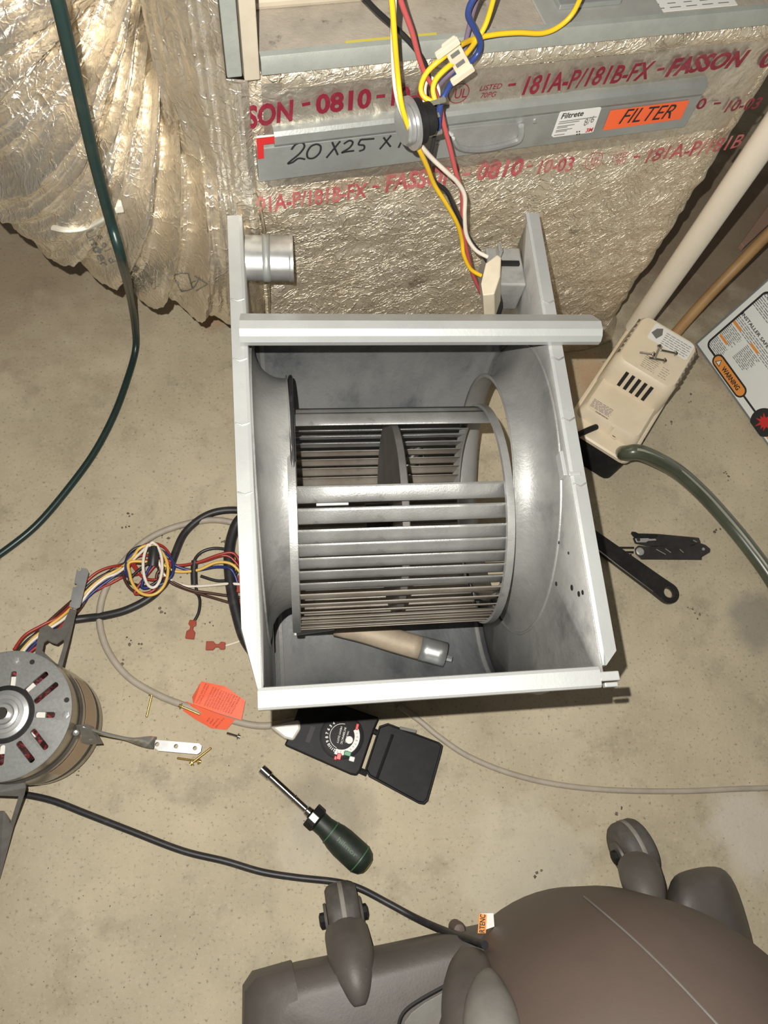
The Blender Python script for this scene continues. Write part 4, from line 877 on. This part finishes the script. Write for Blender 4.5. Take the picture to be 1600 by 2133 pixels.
# ------------------------------------------------------------------ wrench
wr = thing('wrench', 'black steel wrench lying under the right edge of the housing', 'wrench', P(1320, 1185, 0))
wa, wb_ = P(1195, 1098, 0), P(1387, 1238, 0); wdir = (wb_-wa).normalized(); wn = UZ.cross(wdir)
ol = [wa+wn*.0125]+[wa-wn*.0125]+[wb_-wn*.0155-wdir*.02]+[wb_+wdir*(.0165*math.cos(R(a)))+wn*(.0165*math.sin(R(a))) for a in range(-90, 91, 15)]+[wb_+wn*.0155-wdir*.02]
h1 = build('wrench_handle', MB().prism([p+UZ*.002 for p in ol], UZ*.008), M['steel_black'], wr, smooth=False)
boolcut(h1, MB().lathe(wb_, UZ, [(.0078, -.01), (.0078, .03)], 24))
m_ = h1.modifiers.new('bev', 'BEVEL'); m_.width = .0012; m_.segments = 2; m_.limit_method = 'ANGLE'
build('bright_edge', MB().tube([wa-wn*.0118+UZ*.0098, wb_-wn*.0142+UZ*.0098-wdir*.02], .0009, 6), M['chrome'], wr)
build('hang_hole_rim', MB().lathe(wb_, UZ, [(.0078, .010), (.0095, .010), (.0092, .0108), (.008, .0108), (.0078, .010)], 28, cap=False), M['steel_dark'], wr)
# ------------------------------------------------------------------ multi-tool
mt = thing('multi_tool', 'dark grey folding multi-tool pliers on the floor beside the wrench', 'multi-tool', P(1400, 1140, 0))
def pz(name, pts, z0, z1, m, bev=.001): return build(name, MB().taper([P(*p, z0) for p in pts], [P(*p, z1) for p in pts]), M[m], mt, smooth=False, bevel=bev)
pz('lower_handle', [(1322, 1143), (1330, 1136), (1345, 1138), (1440, 1138), (1456, 1130), (1470, 1135), (1480, 1143), (1479, 1150), (1462, 1160), (1462, 1166), (1335, 1165), (1324, 1155)], .002, .014, 'steel_dark')
pz('upper_handle', [(1322, 1132), (1318, 1122), (1324, 1116), (1370, 1112), (1456, 1120), (1460, 1130), (1442, 1136), (1436, 1140), (1345, 1137)], .002, .012, 'steel_dark')
pz('lock_lever', [(1314, 1112), (1316, 1107), (1324, 1108), (1330, 1111), (1368, 1112), (1371, 1117), (1362, 1121), (1322, 1122)], .010, .015, 'black_plastic')
pz('lever_plate', [(1322, 1120), (1324, 1116), (1350, 1117), (1352, 1122), (1366, 1122), (1368, 1126), (1350, 1127), (1346, 1130), (1326, 1130)], .012, .0145, 'galv_dust')
pz('blade_bar', [(1240, 1138), (1321, 1139), (1321, 1143), (1285, 1143), (1290, 1148), (1320, 1148), (1320, 1153), (1240, 1146)], .003, .008, 'steel_black', .0005)
pz('needle', [(1284, 1154), (1316, 1154), (1316, 1156.5), (1284, 1156)], .004, .0055, 'chrome', 0)
build('pivot', MB().lathe(P(1333, 1149, .014), UZ, [(.0062, 0), (.0062, .0012), (.0045, .002), (.0045, .0014), (.0018, .0014), (.0, .002)], 24), M['galv_dust'], mt, smooth=True, angle=25)
build('pivot', MB().lathe(P(1330, 1124, .0145), UZ, [(.0028, 0), (.0026, .001), (.0, .0012)], 16), M['steel_dark'], mt)
build('end_pin', MB().lathe(P(1465, 1144, .014), UZ, [(.0024, 0), (.0022, .0012), (.0, .0014)], 16), M['galv'], mt)
for x0, y0, x1, y1 in ((1367, 1144, 1387, 1155), (1386, 1143, 1398, 1151), (1416, 1144, 1424, 1151), (1444, 1125, 1452, 1129)):
    build('handle_slot', MB().ribbon([P(x0, y0, .0146), P(x1, y1, .0146)], .0014, UZ), M['tin'], mt, smooth=False, recalc=False)

# ------------------------------------------------------------------ screws
def screw(label, head, tip, m, r=.0016, hr=.0042, z=.004, zt=None, group=None, cat='screw'):
    a, b = P(*head, z), P(*tip, z if zt is None else zt); d = (b-a); L_ = d.length; d.normalize()
    t = thing('screw', label, cat, (a.x, a.y, a.z-.004), group)
    build('head', MB().lathe(a, d, [(.0, -.003), (hr*.55, -.003), (hr*.6, -.001), (hr, -.0006), (hr, .0006), (r, .001)], 12), M[m], t, smooth=True, angle=30)
    pr_ = [(r, .0)]; n = 10
    for i in range(n): pr_ += [(r, L_*(i+.3)/n), (r*.78, L_*(i+.7)/n)]
    pr_ += [(r*.6, L_*.97), (.0, L_)]
    build('threaded_shank', MB().lathe(a, d, pr_, 10), M[m], t, smooth=True, angle=40)
gs = 'gold screws on the floor'
screw('long gold screw lying upright in the picture left of the orange tag', (316, 1449), (305, 1495), 'brass', group=gs)
screw('long gold screw resting across the orange tag', (377, 1471), (418, 1489), 'brass', z=.010, zt=.008, group=gs)
screw('gold screw lying flat under another just below the silver arm tab', (414, 1586), (368, 1579), 'brass', group=gs)
screw('gold screw crossing over another just below the silver arm tab', (400, 1589), (441, 1557), 'brass', z=.009, zt=.006, group=gs)
screw('short grey screw just below the orange tag', (496, 1534), (472, 1527), 'chrome', .0019, .0045, .0045)

# ------------------------------------------------------------------ condensate pump
far = [P(1322, 672, .13), P(1458, 735, .13)]; near = [P(1188, 880, .065), P(1300, 965, .065)]
ctr_f = (far[0]+far[1])/2; ctr_n = (near[0]+near[1])/2; pa_ = V((ctr_f.x-ctr_n.x, ctr_f.y-ctr_n.y, 0)); PLn = pa_.length; pa_.normalize(); pw = V((pa_.y, -pa_.x, 0)); PO = V((ctr_n.x, ctr_n.y, 0))
pm = thing('condensate_pump', 'cream plastic condensate pump on a black tank beside the plenum', 'pump', PO+pa_*.09)
def pp(s_, t, z): return PO+pa_*s_+pw*t+UZ*z
def prr(s0, s1, t0, t1, z, r=.012): return rrect(pp((s0+s1)/2, (t0+t1)/2, z), pa_, pw, s1-s0, t1-t0, r, 4)
build('black_tank', MB().loft([prr(-.006, .225, -.052, .052, .001, .014), prr(-.002, .230, -.053, .053, .04, .014), prr(.004, .232, -.054, .054, .058, .014)]), M['black_plastic'], pm, smooth=True, angle=30)
build('cover_rim', MB().loft([prr(-.004, .238, -.057, .057, .058, .014), prr(-.004, .238, -.057, .057, .064, .014), prr(-.001, .235, -.054, .054, .066, .013)]), M['cream'], pm, smooth=True, angle=30)
build('cover_mid', MB().loft([prr(.022, .20, -.052, .052, .065, .010), prr(.027, .20, -.048, .048, .082, .010), prr(.030, .20, -.045, .045, .086, .010)]), M['cream'], pm, smooth=True, angle=35)
build('cover_top', MB().loft([prr(.086, .208, -.053, .053, .066, .016), prr(.092, .206, -.052, .052, .100, .016), prr(.098, .204, -.050, .050, .124, .016), prr(.104, .200, -.046, .046, .130, .014)]), M['cream'], pm, smooth=True, angle=35)
build('cover_ridge', MB().loft([prr(.022, .05, .002, .010, .066, .003), prr(.026, .05, .003, .009, .083, .003)]), M['cream'], pm, smooth=True, angle=35)
build('outlet_boss', MB().lathe(pp(.026, .016, .065), UZ, [(.0065, 0), (.0062, .004), (.003, .0042), (.003, .001)], 16), M['cream'], pm, smooth=True, angle=30)
build('boss_hole', MB().lathe(pp(.026, .016, .0672), UZ, [(.0042, 0), (.0042, .0025)], 16), M['debris'], pm)
for i in range(5):
    a = pp(.104, -.021+i*.0105, .1245); b = pp(.080, -.021+i*.0105, .0905)
    d = (b-a).normalized(); nrm_ = d.cross(pw); nrm_ = nrm_ if nrm_.z > 0 else -nrm_
    c0 = pp(.096, -.021+i*.0105, .1215); c1 = pp(.0895, -.021+i*.0105, .094)
    build('cooling_slot', MB().box((c0+c1)/2+V((-pa_.x, -pa_.y, .15))*.0012, ((c1-c0).length, .0052, .002), (c1-c0).normalized(), pw, (c1-c0).normalized().cross(pw)), M['dark_inside'], pm, smooth=False)
for i in range(7):
    build('side_vent', MB().box(pp(.118+i*.0115, -.0495, .1245), (.0045, .003, .007), pa_, pw, UZ), M['debris'], pm, smooth=False)
    build('side_vent', MB().box(pp(.118+i*.0115, .0495, .1245), (.0045, .003, .007), pa_, pw, UZ), M['debris'], pm, smooth=False)
build('rating_label', MB().prism(prr(.164, .197, -.026, .042, .1301, .003), UZ*.0003), M['white_label'], pm, smooth=False)
build('label_picture', MB().prism([pp(.188, -.020, .1305), pp(.176, -.024, .1305), pp(.170, -.013, .1305), pp(.182, -.008, .1305), pp(.194, -.012, .1305)], UZ*.0002), M['ink_grey'], pm, smooth=False)
def plines(s0, s1, t0, t1, z, n, m='ink_grey', w=.0011, nm='print_line'):
    for i in range(n):
        s_ = s0+(s1-s0)*i/max(1, n-1); t = t0
        g = MB()
        while t < t1-.002:
            ln = random.uniform(.003, .009); e = min(t+ln, t1-random.uniform(0, .004)); 
            if e > t: g.ribbon([pp(s_, t, z), pp(s_, e, z)], w, UZ)
            t = e+.0014
        if g.f: build(nm, g, M[m], pm, smooth=False, recalc=False)
plines(.168, .190, -.004, .040, .1306, 6)
plines(.112, .134, -.012, .012, .1303, 7, w=.0008); plines(.112, .130, .018, .032, .1303, 5, w=.0008)
plines(.036, .050, -.040, -.004, .0863, 7, 'purple', .0009)
text_on('WARNING', pp(.0325, -.006, .0863), -pw, -pa_, M['ink'], pm, .022, .0025, .02, lift=.0002)
tb_ = (pp(.0, -.020, .07), pp(-.012, -.03, .075))
build('inlet_nipple', MB().tube(spline([pp(.020, -.014, .070), pp(.004, -.022, .074), pp(-.028, -.040, .070)], 4), .0045, 10), M['black_plastic'], pm)
build('tank_clip', MB().box(pp(.225, -.048, .07), (.012, .008, .03), pa_, pw, UZ), M['black_plastic'], pm, smooth=False, bevel=.001)
# screws standing on the pump
gq = 'steel screws on the pump cover'
for lb, hd, tp_, dz in (('steel screw on the pump cover pointing toward the cooling slots', (1374, 722), (1364, 747), .007), ('steel screw on the pump cover lying furthest right', (1407, 736), (1375, 729), .004), ('steel screw on the pump cover with its tip furthest left', (1361, 738), (1332, 734), .004), ('steel screw on the pump cover lying nearest the cooling slots', (1384, 751), (1350, 745), .004)):
    screw(lb, hd, tp_, 'chrome', .0020, .0042, .130+dz, group=gq)

# pipes and hose
pv = cable('drain_pipe', 'white plastic drain pipe rising from behind the pump', 'pipe', [V((.563, .682, .066)), V((.563, .682, .3)), V((.562, .684, .6)), V((.562, .685, .9))], .0165, M['pvc'], 4, 20)
cable('wooden_pole', 'tan wooden pole leaning behind the pump at the right edge', 'pole', [P(1385, 722, .012), P(1430, 668, .04), P(1490, 602, .08), P(1545, 545, .12), P(1610, 478, .16), P(1690, 400, .21)], .0092, M['wood'], 5, 14)
g = MB().prism([P(*p, .012) for p in ((1543, 524), (1536, 516), (1600, 428), (1760, 300), (1800, 380), (1600, 470))], UZ*.012)
tag(build('board', g, M['wood_pink'], smooth=False, bevel=.001), 'pinkish board end lying behind the wooden pole at the right edge', 'board')
ho = thing('drain_hose', 'thick translucent greenish hose curving from the pump to the right edge', 'hose', P(1450, 1020, 0))
hp = spline([P(1298, 944, .066), P(1306, 944, .082), P(1330, 942, .090), P(1370, 958, .075), P(1415, 985, .05), P(1465, 1030, .03), P(1515, 1085, .016), P(1560, 1140, .0125), P(1610, 1210, .0125), P(1680, 1330, .0125)], 8)
build('hose_wall', MB().tube(hp, .0118, 16), M['hose'], ho, angle=60)
build('hose_stripe', MB().tube([p+V((-.002, -.002, .0112)) for p in hp[14:]], .0022, 6), M['hose_stripe'], ho, angle=60)

# ------------------------------------------------------------------ furnace door with warning label
A0 = P(1447, 716, .0); B0 = P(1600, 930, .0); dx_ = (B0-A0).normalized()
C0 = P(1600, 575, .151); dy_ = (C0-A0); dy_ = (dy_-dx_*dy_.dot(dx_)).normalized(); dn = dx_.cross(dy_); 
if dn.dot(CAM-A0) < 0: dn = -dn
fdr = thing('furnace_cover', 'pale grey furnace front cover with warning label leaning at the right edge', 'cover', A0)
def dp(x, y, l=0.): return A0+dx_*x+dy_*y+dn*l
build('panel_sheet', MB().prism([dp(0, 0), dp(.5, 0), dp(.5, .42), dp(0, .42)], -dn*.022), M['grey_panel'], fdr, smooth=False, bevel=.001)
build('panel_face', MB().prism([dp(.004, .004, .0004), dp(.5, .004, .0004), dp(.5, .42, .0004), dp(.004, .42, .0004)], -dn*.0003), M['white_panel'], fdr, smooth=False)
def dproj(px, py):
    p = onplane(px, py, A0, dn)-A0; return p.dot(dx_), p.dot(dy_)
def drib(pts, w, m, nm='print_line', l=.0008): return build(nm, MB().ribbon([dp(*p, l) for p in pts], w, dn), M[m], fdr, smooth=False, recalc=False)
def dfill(pts, m, nm, l): return build(nm, MB().add([dp(*p, l) for p in pts], [tuple(range(len(pts)))]), M[m], fdr, smooth=False, recalc=False)
k0 = dproj(1472, 716); kw = dproj(1492, 748); kw2 = dproj(1548, 818); kc = dproj(1595, 858); kt = dproj(1590, 598)
bx, by = k0[0], k0[1]
# label border
x0, y1 = dproj(1484, 712)[0]-.004, dproj(1595, 597)[1]
yb = (kw[1]+kw2[1])/2
drib([(.45, y1)]+[(x0+.010-.010*math.sin(R(a)), y1-.010+.010*math.cos(R(a))) for a in range(0, 91, 15)]+[(x0+.000, y1-.02)]+[(x0, (y1+yb)/2)]+[(x0+.010-.010*math.cos(R(a)), yb+.010-.010*math.sin(R(a))) for a in range(0, 91, 15)]+[(kw[0], yb)], .0035, 'ink', 'label_border')
drib([(kw2[0], yb), (kc[0], yb)], .0035, 'ink', 'label_border')
ch = .0115
def capsule(x0_, x1_, y, h): return [(x1_-h+h*math.cos(R(a)), y+h*math.sin(R(a))) for a in range(-90, 91, 15)]+[(x0_+h+h*math.cos(R(a)), y+h*math.sin(R(a))) for a in range(90, 271, 15)]
dfill(capsule(kw[0]-.006, kw2[0]+.006, yb, ch), 'ink', 'warning_frame', .0009)
dfill(capsule(kw[0]-.003, kw2[0]+.003, yb, ch-.003), 'warn_orange', 'warning_field', .0012)
wlen = kw2[0]-kw[0]
text_on('WARNING', dp(kw[0]+wlen*.26, yb-.0042, .0013), dx_, dy_, M['ink'], fdr, wlen*.62, .0085, .03, lift=.0003)
tx = kw[0]+wlen*.11
dfill([(tx-.006, yb-.005), (tx+.006, yb-.005), (tx, yb+.006)], 'ink', 'alert_triangle', .0014); dfill([(tx-.0042, yb-.0038), (tx+.0042, yb-.0038), (tx, yb+.0042)], 'white_label', 'alert_triangle', .0016)
cr = .024; ccx = kc[0]+cr*.55
dfill([(ccx+cr*math.cos(R(a)), yb+.002+cr*math.sin(R(a))) for a in range(0, 360, 10)], 'ink', 'hazard_circle', .0010)
dfill([(ccx+(.6 if i % 2 else .95)*.017*math.cos(R(i*18))*(1.1 if i % 4 == 0 else .8), yb+.003+(.5 if i % 2 else .95)*.017*math.sin(R(i*18))*(1.15 if i % 4 == 2 else .85)) for i in range(20)], 'red', 'burst', .0013)
hx, hy = dproj(1545, 655)
text_on('INSTALLER SAFETY INFORMATION', dp(hx, hy, .0006), dx_, dy_, M['ink'], fdr, .155, .0055, .02, lift=.0003)
h2 = dproj(1590, 612); text_on('CONSUMER SAFETY INFORMATION', dp(hx, h2[1], .0006), dx_, dy_, M['ink'], fdr, .15, .0055, .02, lift=.0003)
def dlines(xs, ys, x1, n, st, w=.0012):
    for i in range(n):
        x = xs; g = MB(); e1 = x1-random.uniform(0, .008)
        while x < e1:
            e = min(x+random.uniform(.004, .012), e1); g.ribbon([dp(x, ys-i*st, .0007), dp(e, ys-i*st, .0007)], w, dn); x = e+.0016
        if g.f: build('print_line', g, M['ink_grey'], fdr, smooth=False, recalc=False)
dlines(hx, h2[1]-.004, hx+.15, 6, .0034); dlines(hx, hy-.004, hx+.15, 5, .0034)
for (qx, qy, n) in ((1527, 671, 9), (1499, 699, 8), (1562, 717, 11)):
    ax_, ay_ = dproj(qx, qy)
    dfill([(ax_, ay_), (ax_+.021, ay_), (ax_+.021, ay_+.0045), (ax_, ay_+.0045)], 'warn_orange', 'orange_bar', .0009)
    dlines(ax_-.002, ay_-.004, ax_+.034, n, .0030)
ax_, ay_ = dproj(1575, 880); dfill([(ax_, ay_), (ax_+.06, ay_), (ax_+.06, ay_+.008), (ax_, ay_+.008)], 'warn_orange', 'orange_bar', .0009)
text_on('WARNING', dp(ax_+.006, ay_+.002, .001), dx_, dy_, M['ink'], fdr, .024, .005, .02, lift=.0002)

# ------------------------------------------------------------------ shop vacuum
va = thing('shop_vacuum', 'dark grey shop vacuum with domed lid and swivel casters in the lower right corner', 'vacuum', (.30, -.30, 0))
VC = V((.306, -.302, .20)); VR = .192
pf = [(VR*.96, .05), (VR, .12), (VR, .20)]+[(VR*math.cos(R(a)), .20+VR*math.sin(R(a))) for a in range(6, 90, 6)]+[(.0, .20+VR)]
build('dome', MB().lathe((VC.x, VC.y, 0), UZ, pf, 72), M['vac_dark'], va, smooth=True, angle=60)
sm_ = []
for i in range(24):
    t = i/23; q = ray(1190+(1500-1190)*t, 1846+(2140-1846)*t-14*math.sin(t*PI)).normalized(); oc = CAM-VC; b_ = oc.dot(q); dsc = b_*b_-(oc.dot(oc)-(VR+.0005)**2)
    if dsc > 0: sm_.append(CAM+q*(-b_-math.sqrt(dsc)))
build('dome_seam', MB().tube(sm_, .0010, 6), M['vac_light'], va)
def vring(pts, z): return [P(*p, z) for p in pts]
r0 = [(505, 2320), (508, 2055), (528, 2026), (620, 2002), (800, 1966), (1010, 1922), (1200, 1900), (1260, 2320)]
r1 = [(507, 2320), (514, 2068), (536, 2040), (622, 2018), (800, 1982), (1010, 1936), (1200, 1915), (1260, 2320)]
r2 = [(548, 2320), (556, 2100), (575, 2070), (632, 2050), (800, 2012), (1010, 1960), (1200, 1940), (1260, 2320)]
r3 = [(580, 2320), (590, 2120), (605, 2095), (650, 2075), (800, 2040), (1010, 1985), (1200, 1965), (1260, 2320)]
build('base', MB().loft([vring(r0, .035), vring(r1, .10), vring(r2, .118), vring(r3, .122)]), M['vac'], va, smooth=True, angle=60)
def clipx(rg, z, dz=0): return [P(x, y, z) for x, y in rg]
e0 = [(502, 2320), (505, 2052), (525, 2022), (606, 1999), (612, 2040), (622, 2320)]
e1 = [(503, 2320), (510, 2066), (533, 2037), (610, 2015), (616, 2060), (626, 2320)]
e2 = [(544, 2320), (552, 2098), (572, 2066), (618, 2049), (624, 2090), (632, 2320)]
build('end_cap', MB().loft([vring(e0, .034), vring(e1, .102), vring(e2, .1215)]), M['vac'], va, smooth=True, angle=60)
gp = spline([P(826, 2180, .1225), P(832, 2130, .1225), P(846, 2104, .1225), P(880, 2080, .1225), P(930, 2052, .1225), P(975, 2022, .1225), P(985, 2008, .1225)], 5)
build('panel_groove', MB().tube(gp, .0022, 6), M['dark_inside'], va)
ins = [(838, 2320), (842, 2130), (856, 2110), (885, 2088), (935, 2060), (985, 2030), (1100, 2030), (1100, 2320)]
build('inset_panel', MB().taper(vring(ins, .120), vring(ins, .1235)), M['vac_light'], va, smooth=False, bevel=.001)
def vhit(px, py, o_=0.):
    q = ray(px, py).normalized(); oc = CAM-VC; b_ = oc.dot(q); dsc = max(0, b_*b_-(oc.dot(oc)-VR**2)); return CAM+q*(-b_-math.sqrt(dsc)-o_)
build('hose_port', MB().tube(spline([vhit(992, 1975, -.01), vhit(985, 2020, .0), vhit(985, 2075, .005), vhit(990, 2140, .005), vhit(1000, 2230, .005)], 4), [.014+.016*math.sin(min(1, k/10)*PI/2) for k in range(17)], 24), M['vac'], va)
build('port_face', MB().tube(spline([vhit(1018, 2030, .006), vhit(1018, 2075, .012), vhit(1025, 2140, .014), vhit(1035, 2240, .014)], 4), [.006+.020*math.sin(min(1, k/9)*PI/2) for k in range(13)], 20), M['vac_light'], va)
q0 = [(1380, 1990), (1385, 1830), (1420, 1812), (1495, 1797), (1530, 1822), (1568, 1950), (1590, 2060)]
q1 = [(1395, 2000), (1400, 1842), (1428, 1826), (1493, 1812), (1523, 1836), (1558, 1965), (1580, 2080)]
q2 = [(1420, 2020), (1425, 1880), (1445, 1866), (1488, 1856), (1508, 1876), (1535, 2000), (1550, 2100)]
o = build('rear_pod', MB().loft([vring(q0, .035), vring(q0, .06), vring(q1, .10), vring(q2, .118)]), M['vac'], va, smooth=True, angle=80); md = o.modifiers.new('sub', 'SUBSURF'); md.levels = md.render_levels = 2
def caster(wc, axp, stem, sr, bolts):
    c = P(*wc, .037); ax = P(*axp, .037)-c; ax.z = 0; ax.normalize(); hw_ = .0185
    w = build('caster_wheel', MB().lathe(c-ax*hw_, ax, [(.0, 0), (.030, 0), (.034, .003), (.0365, .008), (.0370, hw_), (.0365, 2*hw_-.008), (.034, 2*hw_-.003), (.030, 2*hw_), (.0, 2*hw_)], 40), M['wheel'], va, smooth=True, angle=40)
    build('worn_band', MB().lathe(c-ax*.003, ax, [(.0366, 0), (.0373, .001), (.0373, .005), (.0366, .006)], 40, cap=False), M['worn'], w)
    build('caster_fork', MB().tube(spline([P(*p) for p in stem], 5), sr, 20, flat=.9), M['vac'], va, smooth=True, angle=60)
    for s_ in (-1, 1):
        build('fork_cheek', MB().lathe(c+ax*(s_*(hw_+.001)), ax*s_, [(.0, 0), (.018, 0), (.017, .003), (.0, .003)], 20), M['vac'], va, smooth=True, angle=30)
        build('axle_nut' , MB().lathe(c+ax*(s_*(hw_+.004)), ax*s_, [(.0, 0), (.0085, 0), (.0085, .005), (.005, .0065), (.0, .0065)], 8), M['black_plastic'], va, smooth=True, angle=30)
caster((716, 1908), (760, 1898), [(750, 2095, .122), (744, 2055, .118), (736, 2015, .106), (729, 1980, .088), (722, 1945, .060)], [.006+.019*math.sin(min(1, k/14)*PI/2) for k in range(21)], 2)
caster((1318, 1772), (1290, 1783), [(1352, 1900, .120), (1346, 1860, .112), (1338, 1835, .10), (1332, 1812, .08)], [.016+.009*math.sin(min(1, k/11)*PI/2) for k in range(16)], 2)
build('rear_knob', MB().lathe(P(948, 1930, .05), UZ, [(.008, 0), (.0085, .02), (.006, .026), (.0, .027)], 16), M['vac_dark'], va, smooth=True, angle=40)
st = MB().taper([P(996, 1942, .115), P(998, 1903, .115), P(1028, 1902, .115), P(1030, 1930, .115)], [P(996, 1942, .120), P(998, 1903, .120), P(1028, 1902, .120), P(1030, 1930, .120)])
build('sticker_post', st, M['white_label'], va, smooth=False)
build('warning_sticker', MB().prism([P(995, 1944, .1203), P(998, 1903, .1203), P(1014, 1905, .1203), P(1012, 1944, .1203)], UZ*.0004), M['warn_orange'], va, smooth=False)
A = P(1009, 1943, .1208); xd = (P(1011, 1905, .1208)-A); w = xd.length; xd.normalize(); yd = UZ.cross(xd)
text_on('RTENC', A, xd, yd, M['ink'], va, w, .006, .02, lift=.0003)

# ------------------------------------------------------------------ litter on the floor
g = MB(); g2 = MB()
def flake(mb_, c, r, h):
    n = random.randint(4, 6); a0 = random.random()*6; pts = [c+V((r*random.uniform(.5, 1)*math.cos(a0+2*PI*i/n), r*random.uniform(.5, 1)*math.sin(a0+2*PI*i/n), 0)) for i in range(n)]
    mb_.taper(pts, [p*.5+c*.5+UZ*h for p in pts])
for x, y in ((268, 1078), (262, 1092), (345, 1115), (298, 1343), (272, 1335), (370, 1092), (462, 1125), (158, 1612), (120, 1600), (385, 1200), (1495, 1102), (1510, 980), (1525, 1000), (1440, 1270), (1450, 1280), (1290, 1690), (1120, 1820), (1440, 830), (1395, 885), (1340, 920), (250, 1380), (435, 1300), (340, 1275), (60, 1530)):
    for _ in range(3): flake(g, P(x+random.uniform(-9, 9), y+random.uniform(-9, 9), .0002), random.uniform(.0012, .0034), .0014)
for _ in range(500):
    flake(g, P(random.uniform(-50, 1650), random.uniform(640, 2150), .0002), random.uniform(.0004, .0012), .0007)
for _ in range(420):
    a = random.random()*2*PI; d = abs(random.gauss(0, 130)); flake(g2, P(690+d*math.cos(a)*1.4, 1690+d*math.sin(a), .0002), random.uniform(.0003, .0009), .0006)
for _ in range(160): flake(g2, P(random.uniform(0, 1600), random.uniform(900, 2100), .0002), random.uniform(.0004, .0011), .0007)
o = build('floor_grit', g, M['debris'], smooth=False); o['kind'] = 'stuff'; tag(o, 'dark grit and specks scattered over the concrete floor', 'grit')
o = build('pale_crumbs', g2, M['debris_w'], smooth=False); o['kind'] = 'stuff'; tag(o, 'pale crumbs scattered on the concrete around the nut driver', 'crumbs')
